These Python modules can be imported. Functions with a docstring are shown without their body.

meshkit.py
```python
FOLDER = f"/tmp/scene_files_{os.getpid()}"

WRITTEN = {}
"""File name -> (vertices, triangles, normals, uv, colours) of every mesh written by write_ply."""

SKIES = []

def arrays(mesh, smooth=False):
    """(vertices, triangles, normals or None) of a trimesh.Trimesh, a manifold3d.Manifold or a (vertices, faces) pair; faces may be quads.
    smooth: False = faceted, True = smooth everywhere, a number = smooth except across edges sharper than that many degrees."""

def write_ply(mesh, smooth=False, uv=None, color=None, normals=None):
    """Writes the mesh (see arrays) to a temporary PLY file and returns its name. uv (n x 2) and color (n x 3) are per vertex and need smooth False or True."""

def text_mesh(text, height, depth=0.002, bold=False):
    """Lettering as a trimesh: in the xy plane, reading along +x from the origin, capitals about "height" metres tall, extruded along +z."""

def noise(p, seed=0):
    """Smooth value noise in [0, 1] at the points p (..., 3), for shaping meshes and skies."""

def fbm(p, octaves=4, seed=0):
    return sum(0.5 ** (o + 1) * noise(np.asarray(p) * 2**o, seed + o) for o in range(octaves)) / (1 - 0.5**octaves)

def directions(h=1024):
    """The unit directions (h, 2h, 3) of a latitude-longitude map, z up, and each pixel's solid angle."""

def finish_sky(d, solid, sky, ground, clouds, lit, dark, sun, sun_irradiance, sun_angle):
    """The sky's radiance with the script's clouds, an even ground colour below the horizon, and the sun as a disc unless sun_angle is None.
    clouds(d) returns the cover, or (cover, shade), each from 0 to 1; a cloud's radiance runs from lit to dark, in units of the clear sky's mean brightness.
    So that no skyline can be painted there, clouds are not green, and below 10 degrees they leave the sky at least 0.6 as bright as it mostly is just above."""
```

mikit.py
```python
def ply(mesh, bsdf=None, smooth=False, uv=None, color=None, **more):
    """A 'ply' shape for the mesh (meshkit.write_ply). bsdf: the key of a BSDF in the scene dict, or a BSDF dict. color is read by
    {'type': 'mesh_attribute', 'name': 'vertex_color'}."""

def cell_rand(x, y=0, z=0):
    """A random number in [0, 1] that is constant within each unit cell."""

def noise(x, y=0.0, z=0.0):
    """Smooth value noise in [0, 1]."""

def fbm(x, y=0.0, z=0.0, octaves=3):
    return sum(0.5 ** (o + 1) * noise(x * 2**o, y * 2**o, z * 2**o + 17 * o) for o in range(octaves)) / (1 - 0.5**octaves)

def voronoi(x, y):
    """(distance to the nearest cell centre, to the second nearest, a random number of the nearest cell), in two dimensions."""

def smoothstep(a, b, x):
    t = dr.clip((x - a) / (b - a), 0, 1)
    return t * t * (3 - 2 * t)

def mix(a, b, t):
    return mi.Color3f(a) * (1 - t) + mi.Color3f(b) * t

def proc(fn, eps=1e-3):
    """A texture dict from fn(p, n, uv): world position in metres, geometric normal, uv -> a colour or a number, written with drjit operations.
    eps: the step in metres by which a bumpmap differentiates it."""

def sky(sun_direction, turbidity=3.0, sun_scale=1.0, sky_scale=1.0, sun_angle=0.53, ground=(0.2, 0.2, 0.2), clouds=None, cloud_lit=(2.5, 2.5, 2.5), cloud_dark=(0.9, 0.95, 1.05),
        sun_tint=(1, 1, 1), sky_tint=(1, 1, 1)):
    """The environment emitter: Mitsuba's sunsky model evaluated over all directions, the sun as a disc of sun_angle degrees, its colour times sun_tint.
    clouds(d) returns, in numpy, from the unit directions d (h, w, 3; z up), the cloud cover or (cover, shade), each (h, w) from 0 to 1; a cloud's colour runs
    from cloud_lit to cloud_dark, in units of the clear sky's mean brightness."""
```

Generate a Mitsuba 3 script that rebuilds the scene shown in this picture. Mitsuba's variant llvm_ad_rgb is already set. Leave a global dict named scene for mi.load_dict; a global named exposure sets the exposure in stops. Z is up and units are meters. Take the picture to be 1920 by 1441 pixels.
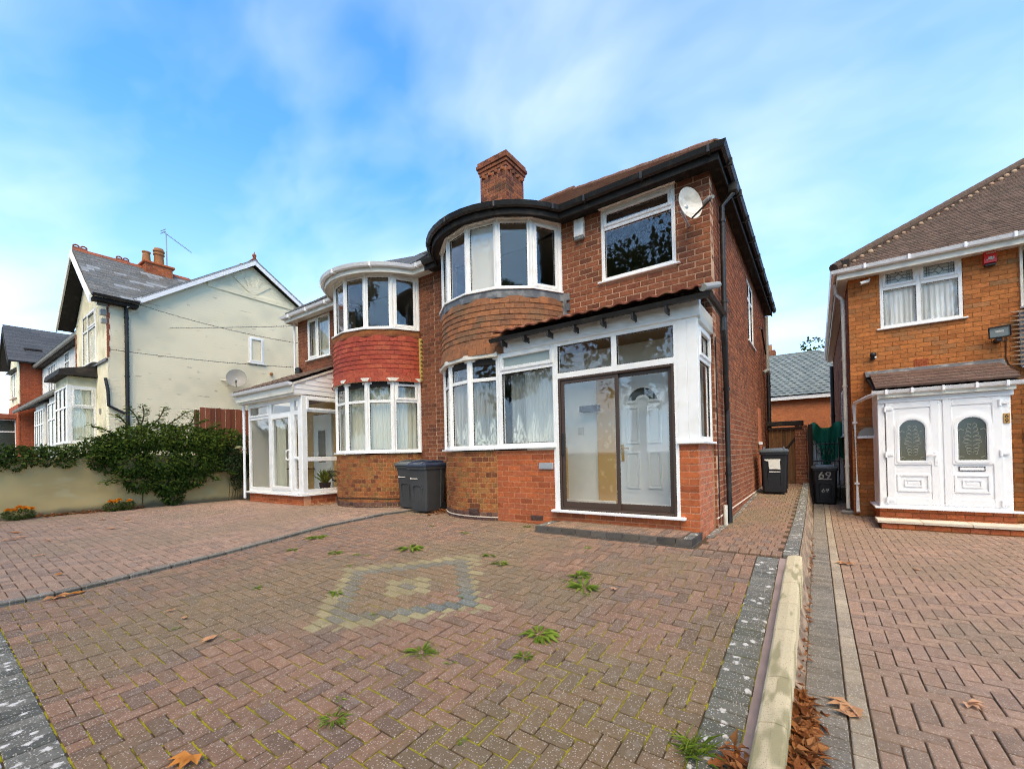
import math, random, numpy as np, trimesh, mitsuba as mi, mikit, meshkit, drjit as dr
from scipy.spatial import ConvexHull
from mikit import noise, fbm, cell_rand, smoothstep, mix, voronoi
T = mi.ScalarTransform4f
rng = random.Random(7)
NP = np.random.default_rng(11)
scene, labels = {'type': 'scene'}, {}

# ---------------------------------------------------------------- camera, sky, exposure (eye at the origin, x along the house fronts, y up the drives)
exposure = 2.85
YAW, PITCH, ROLL, FPX, CY = 35.3496, 0.5140, 1.2417, 806.217, 844.47
def cam_axes():
    y, p, r = (math.radians(a) for a in (YAW, PITCH, ROLL))
    F = np.array([-math.sin(y)*math.cos(p), math.cos(y)*math.cos(p), math.sin(p)])
    R = np.array([math.cos(y), math.sin(y), 0]); D = np.cross(F, R)
    return math.cos(r)*R + math.sin(r)*D, -math.sin(r)*R + math.cos(r)*D, F
CR, CD, CF = cam_axes()
scene['camera'] = {'type': 'perspective', 'fov_axis': 'x', 'fov': math.degrees(2*math.atan(960/FPX)), 'near_clip': 0.05, 'far_clip': 900.0,
    'principal_point_offset_y': -(CY-720.5)/1441, 'to_world': T().look_at(origin=[0, 0, 0], target=CF.tolist(), up=(-CD).tolist())}
def clouds(d):
    q = d[..., :2]/(np.maximum(d[..., 2:], 0)+0.22)
    p = np.concatenate([q*np.array([1.0, 1.35]), np.zeros_like(q[..., :1])], -1)
    w = meshkit.fbm(p*1.3+3.1, 5, 3)
    f = meshkit.fbm(np.concatenate([q*np.array([2.1, 3.4])+w[..., None]*1.3, np.zeros_like(q[..., :1])], -1)*1.7, 5, 9)
    c = np.clip((0.62*w+0.38*f-0.34)*2.6, 0, 1)
    low = np.clip(1-d[..., 2]/0.55, 0, 1)
    left = np.clip(0.5-0.5*(d[..., 0]*0.9+d[..., 1]*0.1), 0, 1)
    return np.clip(c*(0.26+0.22*left)+0.5*low**1.3*left**0.6+0.22*low*low, 0, 0.93), np.clip(0.25-0.5*c, 0, 1)
scene['sky'] = mikit.sky([0.38, -0.52, 0.76], turbidity=3, sun_scale=0.40, sun_angle=44, clouds=clouds, cloud_lit=(1.75, 1.85, 1.9), cloud_dark=(1.35, 1.55, 1.7), sky_tint=(0.80, 1.30, 1.52), sun_tint=(1.0, 0.90, 0.74))

# ---------------------------------------------------------------- naming
def key_of(parent, name):
    k = name if parent is None else parent+'__'+name
    if k not in scene and k not in labels and not any(x.startswith(k+'__') for x in ()) and k not in USED:
        USED.add(k); return k
    i = COUNT.get(k, 0)
    while True:
        i += 1
        q = f'{k}_{i:03d}'
        if q not in USED:
            COUNT[k] = i; USED.add(q); return q
USED, COUNT = set(), {}
def thing(name, label, cat, group=None):
    k = key_of(None, name); labels[k] = {'label': label, 'category': cat}
    if group: labels[k]['group'] = group
    return k
def struct(name): 
    k = key_of(None, name); labels[k] = {'kind': 'structure', 'label': name.replace('_', ' ')}; return k
def put(parent, name, mesh, mat, smooth=False, label=None, kind=None, M=None, uv=None):
    k = key_of(parent, name)
    v, f = mesh
    if M is not None: v = v@M[:3, :3].T+M[:3, 3]
    scene[k] = mikit.ply((v, f), mat, smooth=smooth, uv=uv)
    if label or kind:
        labels[k] = {**labels.get(k, {}), **({'label': label} if label else {}), **({'kind': kind} if kind else {})}
    return k
def fill(key, mesh, mat, smooth=False, uv=None, M=None):
    v, f = mesh
    if M is not None: v = v@M[:3, :3].T+M[:3, 3]
    scene[key] = mikit.ply((v, f), mat, smooth=smooth, uv=uv)

# ---------------------------------------------------------------- meshes: (vertices, triangles)
def cat(ms):
    ms = [m for m in ms if m is not None and len(m[0])]
    n, V, Fc = 0, [], []
    for v, f in ms:
        V.append(v); Fc.append(np.asarray(f)+n); n += len(v)
    return np.vstack(V), np.vstack(Fc)
def tr(m, M): return m[0]@M[:3, :3].T+M[:3, 3], m[1]
def mat4(x, y, z, o):
    M = np.eye(4); M[:3, 0], M[:3, 1], M[:3, 2], M[:3, 3] = x, y, z, o; return M
def frame(o, u):
    """local x along u (horizontal), local y INTO the wall, z up"""
    u = np.array([u[0], u[1], 0.0]); u /= np.linalg.norm(u)
    return mat4(u, [-u[1], u[0], 0], [0, 0, 1], np.array(o, float))
I4 = np.eye(4)
_S = np.array([[x, y, z] for x in (-1, 1) for y in (-1, 1) for z in (-1, 1)], float)
_BF = np.array([[0, 1, 3], [0, 3, 2], [4, 6, 7], [4, 7, 5], [0, 4, 5], [0, 5, 1], [2, 3, 7], [2, 7, 6], [0, 2, 6], [0, 6, 4], [1, 5, 7], [1, 7, 3]])
def _cv(h, b):
    out = []
    for s in _S:
        for a in range(3):
            e = np.array([b, b, b], float); e[a] = 0
            out.append(s*(h-e))
    return np.array(out)
def _cf():
    v = _cv(np.ones(3), 0.2); t = trimesh.convex.convex_hull(v)
    from scipy.spatial import cKDTree
    ix = cKDTree(v).query(t.vertices)[1]
    return ix[t.faces]
_CF = _cf()
def bx(x0, x1, y0, y1, z0, z1, b=0.0):
    x0, x1 = min(x0, x1), max(x0, x1); y0, y1 = min(y0, y1), max(y0, y1); z0, z1 = min(z0, z1), max(z0, z1)
    c, h = np.array([x0+x1, y0+y1, z0+z1])/2, np.array([x1-x0, y1-y0, z1-z0])/2
    if b <= 0: return c+_S*h, _BF
    return c+_cv(h, min(b, 0.45*h.min())), _CF
def tube(pts, r, n=8, cap=True):
    p = np.asarray(pts, float); r = np.broadcast_to(r, (len(p),))
    t = np.gradient(p, axis=0); t /= np.linalg.norm(t, axis=1, keepdims=True)+1e-12
    ref = np.array([0, 0, 1.0]) if abs(t[:, 2]).mean() < 0.8 else np.array([1.0, 0, 0])
    a = np.cross(t, ref); a /= np.linalg.norm(a, axis=1, keepdims=True)+1e-12
    b = np.cross(t, a); th = np.arange(n)*2*np.pi/n
    v = (p[:, None]+r[:, None, None]*(np.cos(th)[None, :, None]*a[:, None]+np.sin(th)[None, :, None]*b[:, None])).reshape(-1, 3)
    f = []
    for i in range(len(p)-1):
        for j in range(n):
            q = [i*n+j, i*n+(j+1) % n, (i+1)*n+(j+1) % n, (i+1)*n+j]
            f += [[q[0], q[2], q[1]], [q[0], q[3], q[2]]]
    if cap:
        v = np.vstack([v, p[:1], p[-1:]]); m = len(p)*n
        for j in range(n): f += [[m, j, (j+1) % n], [m+1, (len(p)-1)*n+(j+1) % n, (len(p)-1)*n+j]]
    return v, np.array(f)
def sweep(path, prof, closed_prof=True, cap=True):
    """profile (n, z) swept along a horizontal polyline with mitres; n points to the right-hand side of travel"""
    p = np.asarray(path, float); d = np.diff(p[:, :2], axis=0); d /= np.linalg.norm(d, axis=1, keepdims=True)
    t0, t1 = np.vstack([d[:1], d]), np.vstack([d, d[-1:]])
    m = t0+t1; m /= np.linalg.norm(m, axis=1, keepdims=True)
    nr = np.stack([m[:, 1], -m[:, 0]], 1)/np.maximum((m*t0).sum(1), 0.3)[:, None]
    pr = np.asarray(prof, float); n = len(pr)
    v = np.zeros((len(p), n, 3)); v[..., :2] = p[:, None, :2]+nr[:, None]*pr[None, :, :1]; v[..., 2] = p[:, 2:3]+pr[None, :, 1]
    f = []
    for i in range(len(p)-1):
        for j in range(n if closed_prof else n-1):
            a, b, c, e = i*n+j, i*n+(j+1) % n, (i+1)*n+(j+1) % n, (i+1)*n+j
            f += [[a, b, c], [a, c, e]]
    if cap and closed_prof:
        for j in range(1, n-1):
            f += [[0, j+1, j], [(len(p)-1)*n, (len(p)-1)*n+j, (len(p)-1)*n+j+1]]
    return v.reshape(-1, 3), np.array(f)
def rectprof(n0, n1, z0, z1): return [(n0, z0), (n1, z0), (n1, z1), (n0, z1)]
GUT = [(0.0, 0.0), (0.01, -0.045), (0.045, -0.07), (0.085, -0.05), (0.105, 0.0), (0.11, 0.012), (0.1, 0.012), (0.08, -0.04), (0.045, -0.058), (0.018, -0.04), (0.008, 0.0)]
def poly_ext(pts, h, M=None):
    """extrude an xy polygon along +z"""
    from shapely.geometry import Polygon
    m = trimesh.creation.extrude_polygon(Polygon(pts), h, engine='earcut')
    r = (np.array(m.vertices), np.array(m.faces))
    return tr(r, M) if M is not None else r
XZ = mat4([1, 0, 0], [0, 0, 1], [0, -1, 0], [0, 0, 0])   # xy polygon -> stands in xz, extrudes towards -y
def shape_ext(geom, h, M=None):
    ms = [trimesh.creation.extrude_polygon(g, h, engine='earcut') for g in getattr(geom, 'geoms', [geom]) if g.area > 1e-7]
    r = cat([(np.array(m.vertices), np.array(m.faces)) for m in ms])
    return tr(r, M) if M is not None else r
def revolve(prof, n=20, c=(0, 0, 0)):
    m = trimesh.creation.revolve(np.array(prof, float), sections=n)
    return np.array(m.vertices)+np.array(c), np.array(m.faces)
def ball(c, r, sub=2):
    m = trimesh.creation.icosphere(subdivisions=sub); return np.array(m.vertices)*r+np.array(c), np.array(m.faces)
def quad(a, b, c, d): return np.array([a, b, c, d], float), np.array([[0, 1, 2], [0, 2, 3]])
def hull(pts):
    m = trimesh.convex.convex_hull(np.asarray(pts, float)); return np.array(m.vertices), np.array(m.faces)
def rrect(w, h, r, n=5):
    out = []
    for cx, cy, a0 in ((w/2-r, h/2-r, 0), (-w/2+r, h/2-r, 90), (-w/2+r, -h/2+r, 180), (w/2-r, -h/2+r, 270)):
        for k in range(n+1):
            a = math.radians(a0+90*k/n); out.append((cx+r*math.cos(a), cy+r*math.sin(a)))
    return np.array(out)
def loft(rings):
    n = len(rings[0]); v = np.vstack(rings); f = []
    for i in range(len(rings)-1):
        for j in range(n):
            a, b, c, d = i*n+j, i*n+(j+1) % n, (i+1)*n+(j+1) % n, (i+1)*n+j
            f += [[a, b, c], [a, c, d]]
    for j in range(1, n-1): f += [[0, j+1, j], [(len(rings)-1)*n, (len(rings)-1)*n+j, (len(rings)-1)*n+j+1]]
    return v, np.array(f)

# ---------------------------------------------------------------- materials
def pri(color, rough=0.6, spec=0.4, metal=0.0, bump=None, two=True, **k):
    c = mikit.proc(color) if callable(color) else {'type': 'rgb', 'value': list(color)}
    b = {'type': 'principled', 'base_color': c, 'roughness': rough, 'specular': spec, 'metallic': metal, **k}
    if bump: b = {'type': 'bumpmap', 'arbitrary': mikit.proc(bump[0], bump[2] if len(bump) > 2 else 2e-3), 'scale': bump[1], 'bsdf': b}
    return {'type': 'twosided', 'bsdf': b} if two else b
def bricky(pal, soot=(0.05, 0.035, 0.03), sa=0.35, sf=1.3, spots=0.25):
    def fn(p, n, uv):
        t = uv.x
        c = mi.Color3f(pal[0][1])
        for (a, _), (b, col) in zip(pal[:-1], pal[1:]): c = mix(c, col, smoothstep(a, b, t))
        g = fbm(p.x*26, p.y*26, p.z*26)
        c = c*(0.62+0.76*g)*(0.9+0.2*uv.y)
        c = mix(c, c*0.45, spots*smoothstep(0.6, 0.78, noise(p.x*60, p.y*60, p.z*60)))
        return mix(c, soot, sa*smoothstep(0.45, 0.8, fbm(p.x*sf, p.y*sf, p.z*sf)))
    return fn
def grain(p): return fbm(p.x*140, p.y*140, p.z*140)
BUMP = (lambda p, n, uv: fbm(p.x*170, p.y*170, p.z*170, 2), 0.0035, 1.5e-3)
MAT = {}
def M_(name, d): scene['mat_'+name] = d; MAT[name] = 'mat_'+name
M_('brick_old', pri(bricky([(0, (0.15, 0.056, 0.030)), (0.3, (0.21, 0.073, 0.036)), (0.7, (0.265, 0.093, 0.043)), (1, (0.185, 0.063, 0.034))]), 0.85, 0.25, bump=BUMP))
M_('brick_new', pri(bricky([(0, (0.33, 0.085, 0.032)), (0.5, (0.43, 0.115, 0.038)), (1, (0.37, 0.105, 0.045))], sa=0.15), 0.8, 0.25, bump=BUMP))
M_('brick_pale', pri(bricky([(0, (0.40, 0.15, 0.085)), (0.5, (0.46, 0.165, 0.085)), (1, (0.42, 0.13, 0.06))], sa=0.1), 0.8, 0.25, bump=BUMP))
M_('brick_bay', pri(bricky([(0, (0.16, 0.055, 0.024)), (0.35, (0.27, 0.09, 0.03)), (0.7, (0.33, 0.12, 0.036)), (0.9, (0.25, 0.13, 0.04)), (1, (0.19, 0.06, 0.026))], sa=0.2), 0.8, 0.25, bump=BUMP))
M_('brick_orange', pri(bricky([(0, (0.37, 0.125, 0.034)), (0.6, (0.46, 0.165, 0.046)), (0.85, (0.42, 0.15, 0.046)), (1, (0.31, 0.15, 0.06))], soot=(0.20, 0.12, 0.05), sa=0.3, sf=2.2, spots=0.1), 0.8, 0.25, bump=BUMP))
M_('brick_plinth', pri(bricky([(0, (0.06, 0.038, 0.034)), (0.6, (0.12, 0.062, 0.045)), (1, (0.16, 0.09, 0.06))]), 0.7, 0.3, bump=BUMP))
M_('brick_blue', pri(bricky([(0, (0.055, 0.050, 0.045)), (1, (0.105, 0.092, 0.078))], soot=(0.14, 0.11, 0.07), sa=0.3, sf=5), 0.6, 0.35, bump=BUMP))
M_('brick_chimney', pri(bricky([(0, (0.14, 0.055, 0.035)), (0.5, (0.24, 0.085, 0.045)), (1, (0.30, 0.11, 0.05))], soot=(0.06, 0.045, 0.03), sa=0.6, sf=3), 0.9, 0.2, bump=BUMP))
def mort(c, d, f=3.0):
    return lambda p, n, uv: mix(c, d, smoothstep(0.3, 0.75, fbm(p.x*f, p.y*f, p.z*f)))*(0.75+0.5*grain(p))
M_('mortar_old', pri(mort((0.46, 0.29, 0.185), (0.33, 0.20, 0.125)), 0.95, 0.1))
M_('mortar_pale', pri(mort((0.50, 0.36, 0.24), (0.40, 0.26, 0.17)), 0.95, 0.1))
M_('mortar_orange', pri(mort((0.20, 0.085, 0.03), (0.14, 0.06, 0.025)), 0.95, 0.1))
M_('mortar_new', pri(mort((0.56, 0.28, 0.15), (0.44, 0.20, 0.10)), 0.95, 0.1))
M_('mortar_bay', pri(mort((0.47, 0.26, 0.12), (0.34, 0.17, 0.075)), 0.95, 0.1))
M_('dpc', pri((0.62, 0.52, 0.42), 0.9, 0.1))
def tilecol(pal, lich=(0.2, 0.16, 0.1), la=0.4):
    def fn(p, n, uv):
        t = uv.x; c = mi.Color3f(pal[0])
        for i in range(1, len(pal)): c = mix(c, pal[i], smoothstep((i-1)/(len(pal)-1), i/(len(pal)-1), t))
        c = c*(0.65+0.7*fbm(p.x*30, p.y*30, p.z*30))
        return mix(c, lich, la*smoothstep(0.5, 0.75, fbm(p.x*4+7, p.y*4, p.z*4)))
    return fn
M_('tile_hung_brown', pri(tilecol([(0.20, 0.092, 0.046), (0.25, 0.108, 0.05), (0.31, 0.125, 0.053), (0.165, 0.08, 0.044)], (0.15, 0.105, 0.06), 0.55), 0.8, 0.25))
M_('tile_hung_red', pri(tilecol([(0.27, 0.042, 0.024), (0.33, 0.054, 0.028), (0.37, 0.078, 0.036)], (0.2, 0.05, 0.03), 0.3), 0.7, 0.3))
M_('tile_roof_red', pri(tilecol([(0.165, 0.085, 0.055), (0.20, 0.10, 0.065), (0.145, 0.075, 0.052)], (0.22, 0.165, 0.10), 0.6), 0.9, 0.2))
M_('tile_roof_brown', pri(tilecol([(0.085, 0.058, 0.042), (0.11, 0.073, 0.053), (0.135, 0.09, 0.066)], (0.10, 0.08, 0.055), 0.4), 0.85, 0.2))
M_('tile_porch', pri(tilecol([(0.16, 0.055, 0.035), (0.24, 0.085, 0.05), (0.3, 0.12, 0.07)], (0.30, 0.19, 0.10), 0.5), 0.85, 0.2))
M_('tile_dark', pri(tilecol([(0.06, 0.065, 0.068), (0.085, 0.09, 0.092)], (0.1, 0.1, 0.09), 0.3), 0.7, 0.3))
M_('tile_grey', pri(tilecol([(0.13, 0.155, 0.15), (0.17, 0.195, 0.185)], (0.2, 0.2, 0.17), 0.3), 0.75, 0.3))
M_('tile_brown_flat', pri(tilecol([(0.10, 0.062, 0.048), (0.13, 0.08, 0.06)], (0.15, 0.12, 0.09), 0.3), 0.75, 0.3))
M_('slate', pri(tilecol([(0.10, 0.105, 0.10), (0.125, 0.125, 0.115), (0.15, 0.15, 0.14), (0.24, 0.255, 0.26)], (0.10, 0.085, 0.06), 0.55), 0.6, 0.35))
M_('slate_new', pri(tilecol([(0.055, 0.06, 0.066), (0.07, 0.075, 0.08)], (0.07, 0.07, 0.07), 0.2), 0.55, 0.35))
M_('terracotta', pri(lambda p, n, uv: mix((0.36, 0.10, 0.045), (0.2, 0.075, 0.045), fbm(p.x*6, p.y*6, p.z*6)), 0.8, 0.25))
M_('pot_clay', pri(lambda p, n, uv: mix((0.42, 0.19, 0.075), (0.25, 0.11, 0.05), fbm(p.x*5, p.y*5, p.z*5)), 0.8, 0.25))
def wornwhite(c, d, a=0.3):
    return lambda p, n, uv: mix(c, d, a*smoothstep(0.45, 0.8, fbm(p.x*5, p.y*5, p.z*7)))
M_('upvc', pri(wornwhite((0.80, 0.80, 0.77), (0.62, 0.60, 0.53)), 0.35, 0.5))
M_('upvc_cream', pri(wornwhite((0.70, 0.675, 0.58), (0.52, 0.48, 0.38), 0.6), 0.45, 0.4))
M_('upvc_door', pri((0.66, 0.70, 0.67), 0.4, 0.5))
M_('white_gloss', pri(wornwhite((0.82, 0.82, 0.81), (0.7, 0.69, 0.66), 0.2), 0.3, 0.5))
M_('gasket', pri((0.02, 0.02, 0.02), 0.6, 0.3))
M_('black_plastic', pri(lambda p, n, uv: mix((0.014, 0.014, 0.014), (0.05, 0.045, 0.035), 0.6*smoothstep(0.5, 0.8, fbm(p.x*7, p.y*7, p.z*7))), 0.45, 0.45))
M_('black_wood', pri(lambda p, n, uv: mix((0.016, 0.014, 0.012), (0.06, 0.045, 0.03), 0.5*smoothstep(0.5, 0.75, fbm(p.x*9, p.y*9, p.z*9))), 0.7, 0.3))
M_('bronze_alu', pri((0.055, 0.032, 0.020), 0.4, 0.5))
M_('lead', pri(lambda p, n, uv: mix((0.10, 0.11, 0.12), (0.22, 0.23, 0.23), smoothstep(0.45, 0.75, fbm(p.x*9, p.y*9, p.z*9))), 0.55, 0.4))
M_('glass', {'type': 'thindielectric', 'int_ior': 1.6})
M_('glass_dark', pri(lambda p, n, uv: mix((0.10, 0.095, 0.06), (0.03, 0.035, 0.022), smoothstep(-0.3, 0.4, p.z)), 0.12, 0.9))
M_('glass_frost', pri((0.30, 0.36, 0.34), 0.3, 0.6))
M_('glass_obscure', pri((0.46, 0.51, 0.48), 0.22, 0.6))
M_('etched', pri((0.26, 0.27, 0.22), 0.3, 0.6))
M_('room', pri((0.20, 0.185, 0.15), 0.9, 0.1))
M_('room_pale', pri((0.62, 0.62, 0.55), 0.9, 0.1))
M_('room_floor', pri((0.14, 0.085, 0.045), 0.7, 0.2))
M_('ochre', pri(lambda p, n, uv: mix((0.50, 0.315, 0.12), (0.62, 0.45, 0.22), smoothstep(0.6, 0.75, fbm(p.x*14, p.y*14, p.z*9))), 0.9, 0.1))
M_('painted_board', pri(lambda p, n, uv: mix((0.60, 0.61, 0.53), (0.70, 0.70, 0.62), fbm(p.x*6, p.y*6, p.z*6)), 0.7, 0.2))
M_('cloth', {'type': 'principledthin', 'base_color': {'type': 'rgb', 'value': [0.72, 0.74, 0.60]}, 'roughness': 0.9, 'diff_trans': 0.7, 'spec_trans': 0.0})
M_('blind', {'type': 'principledthin', 'base_color': {'type': 'rgb', 'value': [0.80, 0.83, 0.80]}, 'roughness': 0.8, 'diff_trans': 0.4, 'spec_trans': 0.0})
def lace(p, n, uv):
    # uv.x along the curtain in metres, uv.y height above its hem in metres
    a = dr.abs(uv.x/0.30-dr.floor(uv.x/0.30)-0.5)*2
    peak = smoothstep(0.0, 0.06, (0.42*(1-a)+0.10+0.03*dr.sin(uv.x*150))-uv.y)
    holes = smoothstep(0.35, 0.5, noise(uv.x*52, uv.y*52, 1.0))
    fold = 0.35+0.30*fbm(uv.x*9, uv.y*0.4, 3.0)
    return dr.clip(fold*0.62+peak*holes*0.75, 0, 1)
M_('lace', {'type': 'mask', 'opacity': mikit.proc(lace), 'bsdf': {'type': 'principledthin', 'base_color': {'type': 'rgb', 'value': [0.74, 0.80, 0.72]}, 'roughness': 0.9, 'diff_trans': 0.5, 'spec_trans': 0.0}})
M_('net', {'type': 'mask', 'opacity': mikit.proc(lambda p, n, uv: 0.72+0.28*smoothstep(0.25, 0.75, fbm(uv.x*14, uv.y*1.0, 2.0))), 'bsdf': {'type': 'principledthin', 'base_color': {'type': 'rgb', 'value': [0.88, 0.90, 0.86]}, 'roughness': 0.9, 'diff_trans': 0.35, 'spec_trans': 0.0}})
def cream(p, n, uv):
    co = p.z/0.0866
    row = dr.floor(co); fr = co-row
    j = smoothstep(0.06, 0.0, dr.minimum(fr, 1-fr))*smoothstep(0.42, 0.62, fbm(p.y*2.2, row*0.7, 5.0))
    c = mix((0.83, 0.75, 0.53), (0.72, 0.66, 0.47), smoothstep(0.4, 0.7, fbm(p.x*1.3, p.y*1.3, p.z*1.3)))
    c = mix(c, (0.55, 0.49, 0.34), 0.45*j)
    return mix(c, (0.38, 0.31, 0.2), 0.6*smoothstep(0.74, 0.82, fbm(p.x*4, p.y*4, p.z*9)))
def creamb(p, n, uv):
    row = dr.floor(p.z/0.0866); fz = p.z/0.0866-row
    u = (p.y+p.x)/0.225+0.5*(row-2*dr.floor(row/2)); fu = u-dr.floor(u)
    j = dr.minimum(dr.minimum(fz, 1-fz)/0.10, dr.minimum(fu, 1-fu)/0.05)
    return smoothstep(0, 1, j)*(0.6+0.4*fbm(p.x*9, p.y*9, p.z*9))+0.3*fbm(p.x*50, p.y*50, p.z*50)
M_('cream_paint', pri(cream, 0.8, 0.2, bump=(creamb, 0.006, 4e-3)))
M_('cream_render', pri(lambda p, n, uv: mix((0.72, 0.66, 0.47), (0.50, 0.47, 0.31), smoothstep(0.4, 0.75, fbm(p.x*2, p.y*2, p.z*2)))*(0.8+0.4*grain(p)), 0.9, 0.15))
M_('white_render', pri(lambda p, n, uv: mix((0.72, 0.71, 0.67), (0.55, 0.53, 0.48), fbm(p.x*2, p.y*2, p.z*2)), 0.9, 0.15))
def farbrick(a, b, m, ch=0.0866):
    def fn(p, n, uv):
        u = dr.select(dr.abs(n.x) > 0.5, p.y, p.x)
        row = dr.floor(p.z/ch); fz = p.z/ch-row
        q = u/0.225+0.5*(row-2*dr.floor(row/2)); fu = q-dr.floor(q)
        j = dr.minimum(smoothstep(0.04, 0.12, dr.minimum(fz, 1-fz)), smoothstep(0.015, 0.05, dr.minimum(fu, 1-fu)))
        return mix(m, mix(a, b, cell_rand(dr.floor(q), row))*(0.7+0.6*fbm(p.x*20, p.y*20, p.z*20)), j)
    return fn
M_('brick_far', pri(farbrick((0.34, 0.075, 0.03), (0.24, 0.055, 0.028), (0.3, 0.14, 0.08)), 0.85, 0.2))
M_('brick_rear', pri(farbrick((0.52, 0.17, 0.06), (0.44, 0.14, 0.055), (0.46, 0.19, 0.09)), 0.85, 0.2))
M_('brick_far_old', pri(farbrick((0.23, 0.075, 0.035), (0.15, 0.05, 0.028), (0.3, 0.16, 0.09)), 0.85, 0.2))
M_('brick_far_orange', pri(farbrick((0.44, 0.14, 0.03), (0.36, 0.11, 0.03), (0.18, 0.075, 0.03)), 0.85, 0.2))
def wallpaint(p, n, uv):
    c = mix((0.54, 0.41, 0.19), (0.43, 0.33, 0.15), smoothstep(0.35, 0.7, fbm(p.y*1.1, p.z*2.4, p.x)))
    c = mix(c, (0.50, 0.42, 0.24), 0.6*smoothstep(0.55, 0.7, fbm(p.y*2.5+5, p.z*6, p.x)))
    return mix(c, (0.17, 0.14, 0.085), smoothstep(-0.86, -1.0, p.z+0.14*fbm(p.y*3, p.z*3, 2.0)-0.02))
M_('yellow_render', pri(wallpaint, 0.9, 0.15, bump=(lambda p, n, uv: fbm(p.y*3, p.z*11, p.x)+0.4*fbm(p.y*40, p.z*40, p.x), 0.012, 6e-3)))
def paver(pal, speck=0.5, lich=0.0, dirt=(0.20, 0.15, 0.085), da=0.45):
    def fn(p, n, uv):
        t = uv.x; c = mi.Color3f(pal[0])
        for i in range(1, len(pal)): c = mix(c, pal[i], smoothstep((i-1)/(len(pal)-1), i/(len(pal)-1), t))
        c = c*(0.80+0.4*fbm(p.x*38, p.y*38, 1.0))*(0.9+0.2*uv.y)
        c = mix(c, dirt, da*smoothstep(0.40, 0.72, fbm(p.x*0.85+4, p.y*0.85, 2.0)))
        a, b, w = voronoi(p.x*70, p.y*70)
        c = mix(c, (0.62, 0.56, 0.50), speck*smoothstep(0.30, 0.14, a)*smoothstep(0.55, 0.62, w))
        c = mix(c, c*0.55, speck*0.8*smoothstep(0.34, 0.16, a)*smoothstep(0.45, 0.38, w))
        if lich:
            a2, b2, w2 = voronoi(p.x*13+3, p.y*13)
            c = mix(c, (0.60, 0.57, 0.52), lich*smoothstep(0.34, 0.12, a2+0.25*(noise(p.x*90, p.y*90, 0.0)-0.5))*smoothstep(0.62, 0.66, w2))
        return c
    return fn
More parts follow.
